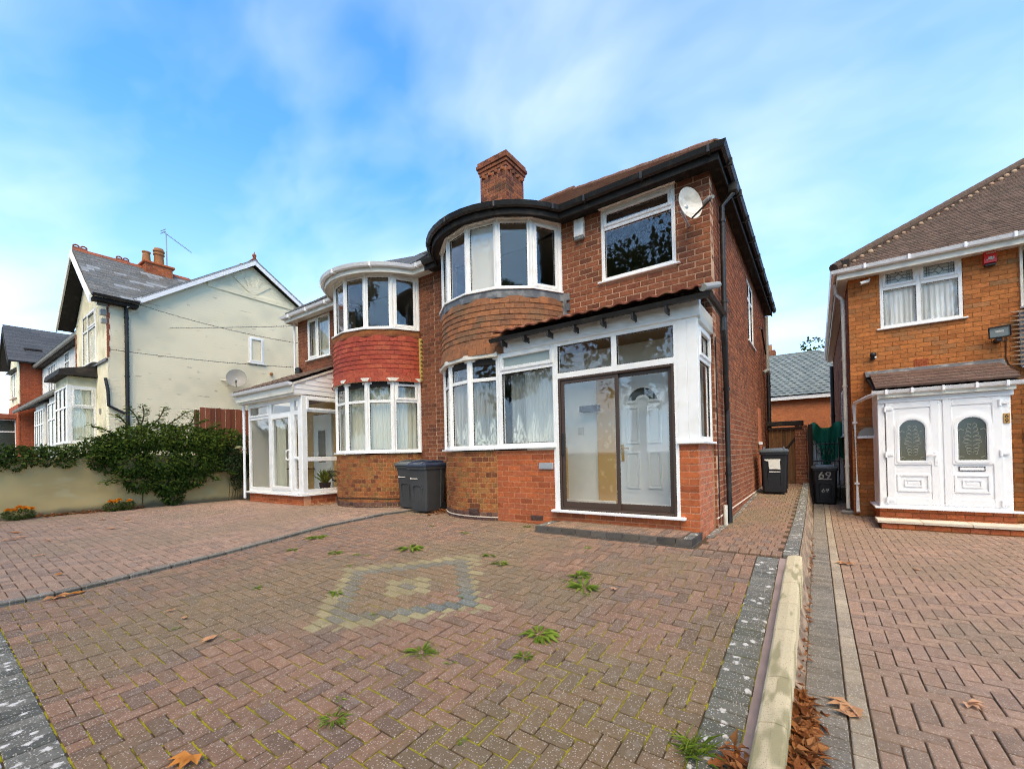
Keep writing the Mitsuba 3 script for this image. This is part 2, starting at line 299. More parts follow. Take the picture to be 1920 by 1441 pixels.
PB = (lambda p, n, uv: fbm(p.x*150, p.y*150, 1.0, 2), 0.003, 1.5e-3)
M_('paver_red', pri(paver([(0.165, 0.108, 0.074), (0.205, 0.124, 0.08), (0.235, 0.134, 0.084), (0.16, 0.108, 0.08)], 0.5, 0.08, (0.17, 0.13, 0.068), 0.55), 0.9, 0.15, bump=PB))
M_('paver_pink', pri(paver([(0.24, 0.160, 0.116), (0.275, 0.178, 0.124), (0.30, 0.19, 0.13), (0.25, 0.172, 0.127)], 0.35, 0.0, (0.21, 0.155, 0.10), 0.5), 0.9, 0.15, bump=PB))
M_('paver_dark', pri(paver([(0.10, 0.10, 0.085), (0.135, 0.13, 0.11), (0.16, 0.15, 0.125)], 0.6, 0.9, (0.13, 0.13, 0.09), 0.4), 0.9, 0.15, bump=PB))
M_('paver_charcoal', pri(paver([(0.11, 0.115, 0.10), (0.14, 0.145, 0.125)], 0.5, 0.0), 0.9, 0.15, bump=PB))
M_('paver_yellow', pri(paver([(0.26, 0.225, 0.12), (0.31, 0.265, 0.14), (0.24, 0.205, 0.11)], 0.4, 0.0), 0.9, 0.15, bump=PB))
M_('paver_grey', pri(paver([(0.15, 0.135, 0.11), (0.18, 0.16, 0.13), (0.21, 0.185, 0.15)], 0.5, 0.0, (0.2, 0.16, 0.11), 0.4), 0.9, 0.15, bump=PB))
M_('paver_buff', pri(paver([(0.30, 0.245, 0.18), (0.34, 0.28, 0.20), (0.27, 0.22, 0.165)], 0.5, 0.0, (0.25, 0.19, 0.12), 0.4), 0.9, 0.15, bump=PB))
def jointcol(p, n, uv):
    c = mix((0.05, 0.036, 0.02), (0.085, 0.062, 0.035), fbm(p.x*12, p.y*12, 1.0))
    g = smoothstep(0.36, 0.56, fbm(p.x*1.5, p.y*1.5, 6.0)+0.16*smoothstep(4.6, 2.2, p.y)+0.04*smoothstep(-6, -3, p.x)-0.16*smoothstep(4.2, 5.2, p.y))
    m = mix((0.17, 0.16, 0.012), (0.36, 0.31, 0.02), fbm(p.x*25, p.y*25, 3.0))
    return mix(c, m, g*smoothstep(0.30, 0.52, noise(p.x*17, p.y*17, 2.0)))
M_('joint_moss', pri(jointcol, 1.0, 0.05))
M_('joint_sand', pri(lambda p, n, uv: mix((0.06, 0.042, 0.027), (0.095, 0.066, 0.042), fbm(p.x*10, p.y*10, 1.0)), 1.0, 0.05))
M_('soil', pri(lambda p, n, uv: mix((0.10, 0.075, 0.045), (0.17, 0.13, 0.085), fbm(p.x*7, p.y*7, p.z*7)), 1.0, 0.05))
M_('haunch', pri(lambda p, n, uv: mix((0.33, 0.235, 0.16), (0.17, 0.125, 0.09), smoothstep(0.35, 0.65, fbm(p.x*9, p.y*9, p.z*9)))*(0.7+0.6*grain(p)), 0.95, 0.1, bump=(lambda p, n, uv: fbm(p.x*22, p.y*22, p.z*22), 0.03, 4e-3)))
M_('pink_mortar', pri(lambda p, n, uv: mix((0.34, 0.25, 0.22), (0.22, 0.165, 0.14), fbm(p.x*9, p.y*9, p.z*9)), 0.95, 0.1))
def kerbcol(p, n, uv):
    c = mix((0.56, 0.46, 0.28), (0.47, 0.39, 0.245), fbm(p.x*4, p.y*4, p.z*4))
    a, b, w = voronoi(p.x*120, p.y*120)
    c = mix(c, (0.17, 0.15, 0.11), 0.6*smoothstep(0.35, 0.15, a)*smoothstep(0.68, 0.74, w))
    return mix(c, (0.23, 0.20, 0.10), 0.75*smoothstep(0.56, 0.68, fbm(p.x*11, p.y*3.2, 3.0)))
M_('kerb', pri(kerbcol, 0.9, 0.15, bump=PB))
M_('slab', pri(lambda p, n, uv: mix((0.62, 0.54, 0.43), (0.52, 0.44, 0.34), fbm(p.x*5, p.y*5, p.z*5)), 0.85, 0.2))
M_('asphalt', pri(lambda p, n, uv: mix((0.045, 0.045, 0.045), (0.07, 0.07, 0.068), fbm(p.x*6, p.y*6, 0.0)), 0.9, 0.2))
M_('concrete', pri(lambda p, n, uv: mix((0.30, 0.29, 0.26), (0.22, 0.21, 0.19), fbm(p.x*3, p.y*3, p.z*3)), 0.9, 0.15))
M_('grass_far', pri(lambda p, n, uv: mix((0.06, 0.075, 0.03), (0.10, 0.095, 0.045), fbm(p.x*0.4, p.y*0.4, 0.0)), 1.0, 0.05))
M_('bin', pri(lambda p, n, uv: mix((0.038, 0.040, 0.041), (0.055, 0.056, 0.055), fbm(p.x*4, p.y*4, p.z*4)), 0.5, 0.4))
M_('bin_black', pri((0.012, 0.012, 0.013), 0.45, 0.45))
M_('bin_blue', pri((0.028, 0.040, 0.072), 0.28, 0.5))
M_('bin_lid', pri((0.09, 0.10, 0.10), 0.3, 0.5))
M_('paper', pri((0.68, 0.66, 0.58), 0.8, 0.2))
M_('sticker', pri((0.42, 0.42, 0.36), 0.7, 0.2))
M_('steel', pri((0.45, 0.45, 0.44), 0.4, 0.5, 0.6))
M_('dish', pri(lambda p, n, uv: mix((0.60, 0.585, 0.53), (0.44, 0.42, 0.36), smoothstep(0.45, 0.7, fbm(p.x*9, p.y*9, p.z*9))), 0.5, 0.4))
M_('dish_grey', pri((0.28, 0.27, 0.235), 0.5, 0.4))
M_('red_box', pri((0.70, 0.03, 0.03), 0.35, 0.5))
M_('brass', pri((0.50, 0.30, 0.08), 0.4, 0.5, 0.8))
M_('plate_wood', pri((0.42, 0.24, 0.07), 0.5, 0.4))
def wood(a, b):
    return lambda p, n, uv: mix(a, b, fbm(p.x*22, p.y*22, p.z*1.6))*(0.75+0.5*uv.x)
M_('fence_wood', pri(wood((0.26, 0.085, 0.045), (0.16, 0.055, 0.032)), 0.85, 0.2))
M_('gate_wood', pri(wood((0.17, 0.085, 0.035), (0.09, 0.045, 0.02)), 0.85, 0.2))
M_('dark_wood', pri(wood((0.05, 0.035, 0.028), (0.03, 0.022, 0.018)), 0.85, 0.2))
M_('green_net', pri((0.018, 0.16, 0.085), 0.8, 0.2))
M_('green_pale', pri((0.09, 0.38, 0.16), 0.8, 0.2))
M_('stem', pri((0.09, 0.07, 0.035), 0.9, 0.1))
M_('bark', pri(lambda p, n, uv: mix((0.12, 0.095, 0.07), (0.06, 0.048, 0.035), fbm(p.x*9, p.y*9, p.z*3)), 0.95, 0.1))
M_('filler', pri(lambda p, n, uv: mix((0.55, 0.42, 0.12), (0.38, 0.27, 0.09), fbm(p.x*20, p.y*20, p.z*20)), 0.95, 0.1))
def leafm(pal, tr_=0.5):
    def fn(p, n, uv):
        c = mi.Color3f(pal[0])
        for i in range(1, len(pal)): c = mix(c, pal[i], smoothstep((i-1)/(len(pal)-1), i/(len(pal)-1), uv.x))
        return c
    return {'type': 'principledthin', 'base_color': mikit.proc(fn), 'roughness': 0.45, 'specular' if False else 'eta': 1.45, 'diff_trans': tr_, 'spec_trans': 0.0}
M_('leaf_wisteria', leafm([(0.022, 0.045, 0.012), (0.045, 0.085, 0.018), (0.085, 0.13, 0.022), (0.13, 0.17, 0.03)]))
M_('leaf_rose', leafm([(0.03, 0.05, 0.022), (0.05, 0.08, 0.03), (0.075, 0.11, 0.045)]))
M_('leaf_ivy', leafm([(0.03, 0.055, 0.014), (0.065, 0.10, 0.022), (0.11, 0.15, 0.035)]))
M_('leaf_weed', leafm([(0.12, 0.18, 0.03), (0.20, 0.28, 0.04), (0.30, 0.38, 0.06)], 0.7))
M_('leaf_tree', leafm([(0.035, 0.055, 0.016), (0.06, 0.085, 0.022), (0.09, 0.12, 0.03)], 0.6))
M_('leaf_light', leafm([(0.10, 0.14, 0.02), (0.17, 0.22, 0.03)], 0.8))
M_('leaf_dry', leafm([(0.15, 0.052, 0.02), (0.25, 0.09, 0.032), (0.36, 0.16, 0.06), (0.2, 0.085, 0.04)], 0.3))
M_('leaf_tan', leafm([(0.52, 0.28, 0.14), (0.6, 0.36, 0.22), (0.55, 0.22, 0.05)], 0.3))
M_('petal_orange', leafm([(0.75, 0.22, 0.01), (0.85, 0.34, 0.02)], 0.4))
M_('petal_cream', leafm([(0.75, 0.72, 0.36), (0.8, 0.8, 0.55)], 0.5))

# ---------------------------------------------------------------- pieces (bricks, tiles, pavers): instances of a few tone variants
KV = 8
UNIT = {'box': (np.array(bx(-.5, .5, 0, 1, -.5, .5)[0]), _BF)}
def _brickunit(l, w, h, b):
    v, f = bx(-l/2, l/2, 0, w, -h/2, h/2, b); return v/np.array([l, w, h]), f
UNIT['brick'] = _brickunit(0.215, 0.1, 0.074, 0.004)
UNIT['header'] = _brickunit(0.103, 0.1, 0.074, 0.005)
UNIT['paver'] = None
v, f = bx(-.1, .1, -.05, .05, -.06, 0, 0.005); UNIT['paver'] = (v/np.array([.2, .1, .06]), f)
def _pantile():
    xs = np.linspace(-.5, .5, 9); z = 0.35*np.cos((xs+0.1)*2*np.pi)
    a = np.stack([np.stack([xs, xs*0, z+.5], 1), np.stack([xs, xs*0+1, z+.5], 1), np.stack([xs, xs*0, z-.1], 1), np.stack([xs, xs*0+1, z-.1], 1)])
    n = 9; f = []
    for r0, r1 in ((0, 1), (3, 2), (2, 0), (1, 3)):
        for j in range(n-1): f += [[r0*n+j, r0*n+j+1, r1*n+j+1], [r0*n+j, r1*n+j+1, r1*n+j]]
    return a.reshape(-1, 3), np.array(f)
UNIT['pantile'] = _pantile()
GROUPS = {}
def group_key(unit, mat, k):
    g = f'variant_{unit}_{mat}_{k}'
    if g not in GROUPS:
        v, f = UNIT[unit]
        uv = np.tile([[(k+.5)/KV, (k*5 % KV+.5)/KV]], (len(v), 1))
        scene[g] = {'type': 'shapegroup', 'piece': mikit.ply((v, f), MAT[mat], uv=uv)}
        GROUPS[g] = 1
    return g
def pieces(parent, name, mat, mats, unit='box', nmax=300, stuff=None, tone=None, near=None, minpx=0):
    """mats: 4x4 matrices; the nearest nmax become parts of their own, the rest one part of kind stuff"""
    if not len(mats): return
    mats = np.array(mats)
    c = mats[:, :3, 3]; dist = np.linalg.norm(c, axis=1)
    order = np.argsort(dist)
    tone = np.array([rng.random() for _ in mats]) if tone is None else np.asarray(tone)
    for i in order[:nmax]:
        k = key_of(parent, name)
        scene[k] = {'type': 'instance', 'to_world': T(mats[i]), 'shapegroup': {'type': 'ref', 'id': group_key(unit, mat, min(KV-1, int(tone[i]*KV)))}}
    rest = order[nmax:]
    if len(rest):
        v, f = UNIT[unit] if unit in ('box', 'pantile') else UNIT['box'] if unit != 'paver' else (bx(-.5, .5, -.5, .5, -1, 0))
        V = (np.einsum('kij,nj->kni', mats[rest][:, :3, :3], v)+mats[rest][:, None, :3, 3]).reshape(-1, 3)
        Fs = (f[None]+(np.arange(len(rest))*len(v))[:, None, None]).reshape(-1, 3)
        uv = np.repeat(np.stack([tone[rest], NP.random(len(rest))], 1), len(v), 0)
        put(parent, stuff or name+'s', (V, Fs), MAT[mat], uv=uv, kind='stuff', label='the smaller ones of these '+name.replace('_', ' ')+'s')
def wall_bricks(M, u0, u1, z0, z1, open_=(), L=0.225, C=0.0866, half=False, headers=False, zmax=None, zmin=None, bond='stretcher', depth=0.03, jit=0.0015, joint=0.011, phase=0.0, jz=None):
    """brick matrices on local plane y=0 of frame M; openings (u0,u1,z0,z1)"""
    jz = joint if jz is None else jz
    out = []
    r0, r1 = math.floor(z0/C), math.ceil(z1/C)
    for r in range(r0, r1):
        za, zb = max(r*C, z0), min((r+1)*C, z1)
        if zb-za < 0.03: continue
        zc = (za+zb)/2
        if bond == 'header': ln, off = 0.1125, (r % 2)*0.05625
        elif bond == 'english' and r % 2: ln, off = 0.1125, 0.05625
        elif bond == 'flemish': ln, off = None, (r % 2)*0.169
        else: ln, off = L, (r % 2)*L/2
        x = u0-L*1.5+((off+phase) % L); i = 0
        while x < u1:
            l = ln if ln else (0.225 if i % 2 == 0 else 0.1125)
            a, b = max(x, u0), min(x+l, u1); x += l; i += 1
            segs = [(a, b)] if b-a > 0.03 else []
            for (o0, o1, q0, q1) in open_:
                if q0 < zc < q1:
                    ns = []
                    for s0, s1 in segs:
                        if o1 <= s0 or o0 >= s1: ns.append((s0, s1)); continue
                        if s0 < o0: ns.append((s0, o0))
                        if s1 > o1: ns.append((o1, s1))
                    segs = ns
            for s0, s1 in segs:
                if s1-s0 < 0.03: continue
                uc = (s0+s1)/2
                if zmax and zc > zmax(uc): continue
                if zmin and zc < zmin(uc): continue
                B = np.eye(4); B[0, 0], B[1, 1], B[2, 2] = s1-s0-joint, depth, zb-za-jz
                B[:3, 3] = uc, rng.uniform(-jit, jit), zc
                out.append(M@B)
    return out
def wall_shell(M, u0, u1, z0, z1, open_=(), y0=0.006, y1=0.22):
    """backing wall with openings, as boxes in frame M"""
    us = sorted({u0, u1, *[min(max(o, u0), u1) for q in open_ for o in q[:2]]})
    ms = []
    for a, b in zip(us[:-1], us[1:]):
        if b-a < 1e-4: continue
        cuts = sorted((q[2], q[3]) for q in open_ if q[0] < (a+b)/2 < q[1])
        z = z0
        for c0, c1 in cuts:
            if c0 > z+1e-4: ms.append(bx(a, b, y0, y1, z, c0))
            z = max(z, c1)
        if z1 > z+1e-4: ms.append(bx(a, b, y0, y1, z, z1))
    return tr(cat(ms), M)
def arc_frame(C, R, th):
    """frame tangent to the bay circle at angle th from -y"""
    d = np.array([math.sin(th), -math.cos(th)])
    return frame([C[0]+R*d[0], C[1]+R*d[1], 0], (math.cos(th), math.sin(th)))
def arc_bricks(C, R, th0, th1, z0, z1, pitch, ch, depth=0.03, wid=None, joint=0.011, stag=True):
    out = []; r = 0
    n = int((z1-z0)/ch+0.5)
    for r in range(n):
        zc = z1-(r+.5)*ch; dth = pitch/R
        t = th0-(dth/2 if (r % 2 and stag) else 0)
        while t < th1:
            a, b = max(t, th0), min(t+dth, th1); t += dth
            if (b-a)*R < 0.03: continue
            B = np.diag([(b-a)*R-joint, depth, ch-joint, 1.0]); B[:3, 3] = 0, rng.uniform(-.0015, .0015), zc
            out.append(arc_frame(C, R, (a+b)/2)@B)
    return out
def arc_wall(C, R, th0, th1, z0, z1, t=0.1, n=28):
    th = np.linspace(th0, th1, n)
    p = np.stack([C[0]+R*np.sin(th), C[1]-R*np.cos(th), 0*th], 1)
    return sweep(p, rectprof(-t, 0, z0, z1))
def tiles(O, U, S, rows, ulo, uhi, w=0.165, gauge=0.1, length=None, thick=0.012, tilt=0.10, stag=True, gap=0.003):
    """roof or hung tiles on the plane O + u U + s S"""
    U, S = np.array(U, float), np.array(S, float); N = np.cross(U, S); N /= np.linalg.norm(N)
    length = length or gauge*1.5; out = []
    for r in range(rows):
        s = r*gauge
        a, b = ulo(s+gauge/2), uhi(s+gauge/2)
        x = a-(w/2 if stag and r % 2 else 0)
        while x < b:
            x0, x1 = max(x, a), min(x+w, b); x += w
            if x1-x0 < 0.03: continue
            Sd = S*math.cos(tilt)-N*math.sin(tilt); Nd = N*math.cos(tilt)+S*math.sin(tilt)
            o = np.array(O)+U*(x0+x1)/2+S*s+N*(thick*1.6+rng.uniform(0, .0025))
            out.append(mat4(U*(x1-x0-gap), Sd*length, Nd*thick, o))
    return out

# ---------------------------------------------------------------- windows (local frame: x along the wall, y into it, z up)
def frame_bars(u0, u1, z0, z1, w, y0, y1, b=0.006, wb=None):
    wb = w if wb is None else wb
    return [bx(u0, u0+w, y0, y1, z0, z1, b), bx(u1-w, u1, y0, y1, z0, z1, b), bx(u0+w, u1-w, y0+.001, y1, z1-w, z1, b), bx(u0+w, u1-w, y0+.001, y1, z0, z0+wb, b)]
def window(parent, M, u0, u1, z0, z1, cols=(), rows=(), sash=(), fr=0.055, y0=0.0, y1=0.07, sill=0.05, mat='upvc', glass='glass', name='window', mull=0.06, sillext=0.06, rowmap=None, glassmap={}, nopane=()):
    us = [u0, *cols, u1]; ms = frame_bars(u0, u1, z0, z1, fr, y0, y1)
    for c in cols: ms.append(bx(c-mull/2, c+mull/2, y0+.002, y1, z0+fr, z1-fr, .005))
    key = key_of(parent, name); panes = []; gask = []
    for i in range(len(us)-1):
        a = us[i]+(fr if i == 0 else mull/2); b = us[i+1]-(fr if i == len(us)-2 else mull/2)
        zs = [z0, *((rowmap or {}).get(i, rows)), z1]
        for j in range(len(zs)-1):
            c = zs[j]+(fr if j == 0 else mull/2); d = zs[j+1]-(fr if j == len(zs)-2 else mull/2)
            if j: ms.append(bx(a, b, y0+.003, y1, zs[j]-mull/2, zs[j]+mull/2, .005))
            if (i, j) in sash:
                ms += frame_bars(a-.008, b+.008, c-.008, d+.008, .05, y0-.018, y0+.03)
                a2, b2, c2, d2 = a+.042, b-.042, c+.042, d-.042
            else: a2, b2, c2, d2 = a, b, c, d
            g = 0.008
            gask += [tr(m, M) for m in frame_bars(a2-.002, b2+.002, c2-.002, d2+.002, g, y0+.018, y0+.034, 0)]
            if (i, j) not in nopane:
                panes.append(((i, j), tr(quad((a2, y0+.03, c2), (b2, y0+.03, c2), (b2, y0+.03, d2), (a2, y0+.03, d2)), M)))
    fill(key, tr(cat(ms), M), MAT[mat])
    put(key, 'gasket', cat(gask), MAT['gasket'])
    for ij, m in panes: put(key, 'pane', m, MAT[glassmap.get(ij, glass)])
    if sill: put(key, 'sill', tr(bx(u0-sillext, u1+sillext, y0-sill, y1-.005, z0-.03, z0-.001, .006), M), MAT['upvc'])
    return key
def bay_window(parent, C, R, ks, z0, z1, rows, sash=(), glassmap={}, fr=0.05, N0=-72, st=24, mat='upvc', nopane=()):
    """one window per facet between bay vertices k and k+1, with posts on the vertices"""
    for k in ks:
        a, b = (math.radians(N0+st*q) for q in (k, k+1))
        pa, pb = (np.array([C[0]+R*math.sin(t), C[1]-R*math.cos(t), 0]) for t in (a, b))
        M = frame(pa, (pb-pa)[:2]); w = np.linalg.norm(pb-pa)
        window(parent, M, 0.014, w-.014, z0, z1, rows=rows, sash=[(0, j) for (q, j) in sash if q == k], fr=fr, sill=0, mat=mat, y0=0, y1=.06,
               glassmap={(0, j): g for (q, j), g in glassmap.items() if q == k}, nopane=[(0, j) for (q, j) in nopane if q == k])
def bay_path(C, R, k0, k1, z, N0=-72, st=24):
    return [(C[0]+R*math.sin(math.radians(N0+st*k)), C[1]-R*math.cos(math.radians(N0+st*k)), z) for k in np.arange(k0, k1+1e-6)]
def posts(C, R, ks, z0, z1, r=0.035, N0=-72, st=24):
    return cat([tube([(C[0]+(R-.012)*math.sin(math.radians(N0+st*k)), C[1]-(R-.012)*math.cos(math.radians(N0+st*k)), z) for z in (z0, z1)], r, 10) for k in ks])
def curtain(name, label, M, u0, u1, z0, z1, y, mat='cloth', amp=0.018, n=None, wl=0.075, cat_='curtain', group=None):
    k = thing(name, label, cat_, group)
    n = n or int((u1-u0)/wl*8)+2
    u = np.linspace(u0, u1, n); ph = rng.random()*6
    yy = y+amp*np.sin((u-u0)/wl*2*np.pi+ph)+amp*0.5*np.sin((u-u0)/wl*0.77*2*np.pi+1.3)
    v = np.vstack([np.stack([u, yy*0.3+y*0.7, u*0+z1], 1), np.stack([u, yy, u*0+(z0+z1)/2], 1), np.stack([u, yy, u*0+z0], 1)])
    f = []
    for r in range(2):
        for i in range(n-1):
            a, b, c, d = r*n+i, r*n+i+1, (r+1)*n+i+1, (r+1)*n+i; f += [[a, d, c], [a, c, b]]
    uv = np.stack([v[:, 0]-u0, v[:, 2]-z0], 1)
    fill(k, (v, np.array(f)), MAT[mat], smooth=True, M=M, uv=uv)
    return k
def facet_curtain(name, label, C, R, k0, k1, z0, z1, mat, inset=0.13, wl=0.08, amp=0.018, group=None):
    """one curtain hung along the bay facets k0..k1, inside the glass"""
    k = thing(name, label, 'curtain', group)
    P = np.array(bay_path(C, R-inset, k0, k1, 0))[:, :2]; seg = np.linalg.norm(np.diff(P, axis=0), axis=1); cum = np.concatenate([[0], np.cumsum(seg)])
    n = int(cum[-1]/wl*7)+2; s = np.linspace(0, cum[-1], n)
    x, y = np.interp(s, cum, P[:, 0]), np.interp(s, cum, P[:, 1])
    nrm = np.stack([C[0]-x, C[1]-y], 1); nrm /= np.linalg.norm(nrm, axis=1, keepdims=True)
    o = amp*np.sin(s/wl*2*np.pi)+amp*.6*np.sin(s/wl*.71*2*np.pi+2)
    q = np.stack([x, y], 1)+nrm*o[:, None]
    v = np.vstack([np.column_stack([q, np.full(n, z)]) for z in (z1, z0)])
    f = []
    for i in range(n-1): f += [[i, n+i, n+i+1], [i, n+i+1, i+1]]
    fill(k, (v, np.array(f)), MAT[mat], smooth=True, uv=np.column_stack([np.tile(s, 2), v[:, 2]-z0]))
    return k

# ---------------------------------------------------------------- the ground
def gmain(x, y):
    f = np.interp(y, [-5, .4, 1, 2.5, 5.2, 8, 12, 14], [-1.5, -1.475, -1.47, -1.36, -1.085, -1.085, -.93, -.90])
    return f-(np.clip(x, -6.7, 0)+3.5)*0.025*np.interp(y, [4.0, 5.3], [1, 0])
def gleft(x, y):
    t = np.clip((np.asarray(x)+6.62)/(-6.7), 0, 1)
    return (gmain(-6.62, y)+0.03)*(1-t)-1.09*t
def gright(x, y): return np.interp(y, [10.3, 11.6, 14], [-1.487, -1.40, -1.39])+0*np.asarray(x)
def sheet(g, x0, x1, y0, y1, dz, n=24, inside=None):
    X, Y = np.meshgrid(np.linspace(x0, x1, n), np.linspace(y0, y1, n), indexing='ij')
    v = np.stack([X, Y, g(X, Y)+dz], -1).reshape(-1, 3); f = []
    for i in range(n-1):
        for j in range(n-1):
            a, b, c, d = i*n+j, (i+1)*n+j, (i+1)*n+j+1, i*n+j+1; f += [[a, b, c], [a, c, d]]
    return v, np.array(f)
def block(g, cx, cy, lx, ly, swap=False, dz=0.0, gap=0.009):
    e = .05; gx, gy = (g(cx+e, cy)-g(cx-e, cy))/(2*e), (g(cx, cy+e)-g(cx, cy-e))/(2*e)
    gx += rng.gauss(0, .006); gy += rng.gauss(0, .006)
    a = rng.gauss(0, .007); ca, sa = math.cos(a), math.sin(a)
    ex, ey = np.array([ca, sa, gx*ca+gy*sa]), np.array([-sa, ca, -gx*sa+gy*ca]); n = np.array([-gx, -gy, 1]); n /= np.linalg.norm(n)
    o = [cx, cy, float(g(cx, cy))+dz+rng.gauss(0, .0014)]
    if swap: return mat4(ey*(ly-gap), -ex*(lx-gap), n*.06, o)
    return mat4(ex*(lx-gap), ey*(ly-gap), n*.06, o)
def herring(g, x0, y0, nx, ny, inside, c=0.101):
    out = []
    ok = {}
    def ins(i, j):
        if (i, j) not in ok: ok[i, j] = 0 <= i < nx and 0 <= j < ny and inside(x0+(i+.5)*c, y0+(j+.5)*c)
        return ok[i, j]
    for i in range(-1, nx+1):
        for j in range(-1, ny+1):
            m = (i-j) % 4
            if m == 0: a, b, lx, ly = (i, j), (i+1, j), 2, 1
            elif m == 3: a, b, lx, ly = (i, j), (i, j+1), 1, 2
            else: continue
            A, B = ins(*a), ins(*b)
            if A and B: out.append(block(g, x0+(i+lx/2)*c, y0+(j+ly/2)*c, lx*c, ly*c, ly == 2))
            elif A or B:
                q = a if A else b; out.append(block(g, x0+(q[0]+.5)*c, y0+(q[1]+.5)*c, c, c))
    return out
g0 = struct('ground'); fill(g0, quad((-300, -300, -1.75), (300, -300, -1.75), (300, 300, -1.75), (-300, 300, -1.75)), MAT['grass_far'])
g1 = struct('road'); fill(g1, bx(-120, 120, -10.5, -3.4, -1.9, -1.66), MAT['asphalt'])
g2 = struct('pavement'); fill(g2, bx(-120, 120, -3.4, .05, -1.9, -1.515), MAT['concrete'])
put(g2, 'kerb_edge', bx(-120, 120, -3.56, -3.402, -1.9, -1.512, .02), MAT['kerb'])
CA, CB = (-4.79, 6.90), (-8.316, 6.90)
dx, dy = -3.43, 2.95
def in_bay(x, y, C, r=1.30): return (x-C[0])**2+(y-C[1])**2 < r*r
def free_main(x, y):
    if x < -6.62 or x > -.535 and y < 5.13: return False
    if y > 5.13 and x > -1.13: return False
    if -3.25 < x < -1.165 and y > 5.1: return False
    if y > 5.68 and -4.3 < x < -1.1: return False
    if in_bay(x, y, CA) or y > 6.5: return False
    return True
drive = struct('driveway'); fill(drive, sheet(gmain, -6.62, -.33, .05, 5.14, -.008, 30), MAT['joint_moss'])
put(drive, 'bedding', sheet(gmain, -6.62, -3.2, 5.14, 6.52, -.012, 12), MAT['joint_moss'])
def main_cells(x, y): return free_main(x, y) and abs(x-dx)+abs(y-dy) > 1.0
pieces(drive, 'paving_brick', 'paver_red', herring(gmain, -.535-61*.101, .47, 61, 61, main_cells), 'paver', 300, 'small_paving_bricks')
yel, dark, red = [], [], []
for r in range(-11, 12):
    y = dy+r*.101
    for q in range(-6, 7):
        x = dx+q*.202+(.101 if r % 2 else 0)
        d = abs(x-dx)+abs(y-dy)
        if d > 1.02: continue
        (dark if d < .16 else yel if d < .36 else red if d < .63 else dark if d < .83 else yel).append(block(gmain, x, y, .202, .101))
pieces(drive, 'red_motif_brick', 'paver_red', red, 'paver'); pieces(drive, 'yellow_motif_brick', 'paver_yellow', yel, 'paver'); pieces(drive, 'charcoal_motif_brick', 'paver_charcoal', dark, 'paver')
e = [block(gmain, -.435, .47+(i+.5)*.1008, .2, .1008) for i in range(46)]
e += [block(gmain, -6.6+(i+.5)*.1008, y, .1008, .2, True) for i in range(61) for y in (.17, .37)]
pieces(drive, 'border_brick', 'paver_dark', e, 'paver', 170, 'small_border_bricks')
put(drive, 'mortar_strip', sheet(lambda x, y: gmain(x, y)+.0+.008*np.sin(y*17)+.006*np.sin(y*41+2), -.333, -.27, 1.0, 5.13, .004, 40), MAT['pink_mortar'])
# path between the houses
path = struct('side_path'); fill(path, sheet(gmain, -1.16, -.17, 5.14, 14.2, -.012, 24), MAT['joint_sand'])
pb = []
for j in range(40):
    for i in range(9):
        x = -1.07+(i+.5*(j % 2))*.1008
        if x > -.36: continue
        pb.append(block(gmain, x, 5.15+(j+.5)*.202, .1008, .202, True))
pieces(path, 'paving_brick', 'paver_red', pb, 'paver', 300, 'small_paving_bricks')
eb = [block(gmain, -.245, 5.16+(j+.5)*.202, .14, .202, True, dz=.015) for j in range(42)]+[block(gmain, -1.125, 5.8+(j+.5)*.202, .1, .202, True) for j in range(36)]
pieces(path, 'border_brick', 'paver_dark', eb, 'paver', 100)
put(path, 'retaining_face', cat([sheet(lambda x, y: gmain(-.2, y)-.012+(x+.175)*0, -.176, -.174, 5.13, 14.2, -.01, 8)]), MAT['haunch'])
v = []; ys = np.linspace(1.2, 14.0, 90)
prof_ = []
for y in ys:
    zt = float(gmain(-.2, y))-.02; w = .012*math.sin(y*9)+.01*math.sin(y*23+1)
    prof_.append([(-.172, y, zt), (-.155+w*.4, y, zt*.6-1.5*.4), (-.125+w, y, zt*.2-1.5*.8), (-.09, y, -1.5)])
V = np.array(prof_).reshape(-1, 3); f = []
for i in range(len(ys)-1):
    for j in range(3): a = i*4+j; f += [[a, a+1, a+5], [a, a+5, a+4]]
put(path, 'concrete_haunching', (V, np.array(f)), MAT['haunch'], smooth=True)
# kerb of pale concrete stones along the main drive
kerb = struct('kerb'); fill(kerb, sheet(lambda x, y: gmain(x, y)-.10, -.27, -.15, .6, 5.12, 0, 8), MAT['haunch'])
kz = lambda y: np.interp(y, [0, 2.2, 2.8, 3.4, 5.15], [-1.36, -1.345, -1.31, -1.245, -1.065])
y = 5.13; ks = []
for L in (.3, .45, .45, .45, .6, .45, .45, .45, .45, .45):
    y1, yc = y-L, y-L/2
    p = [(-.145, -.30), (-.145, -.012), (-.16, 0), (-.205, .004), (-.262, -.012), (-.275, -.03), (-.275, -.30)]
    a = [(px+rng.gauss(0, .0012), y-.002, float(kz(y))+pz) for px, pz in p]; b = [(px+rng.gauss(0, .0012), y1+.003, float(kz(y1))+pz+.002) for px, pz in p]
    put(kerb, 'kerb_stone', loft([np.array(a), np.array(b)]), MAT['kerb']); y = y1
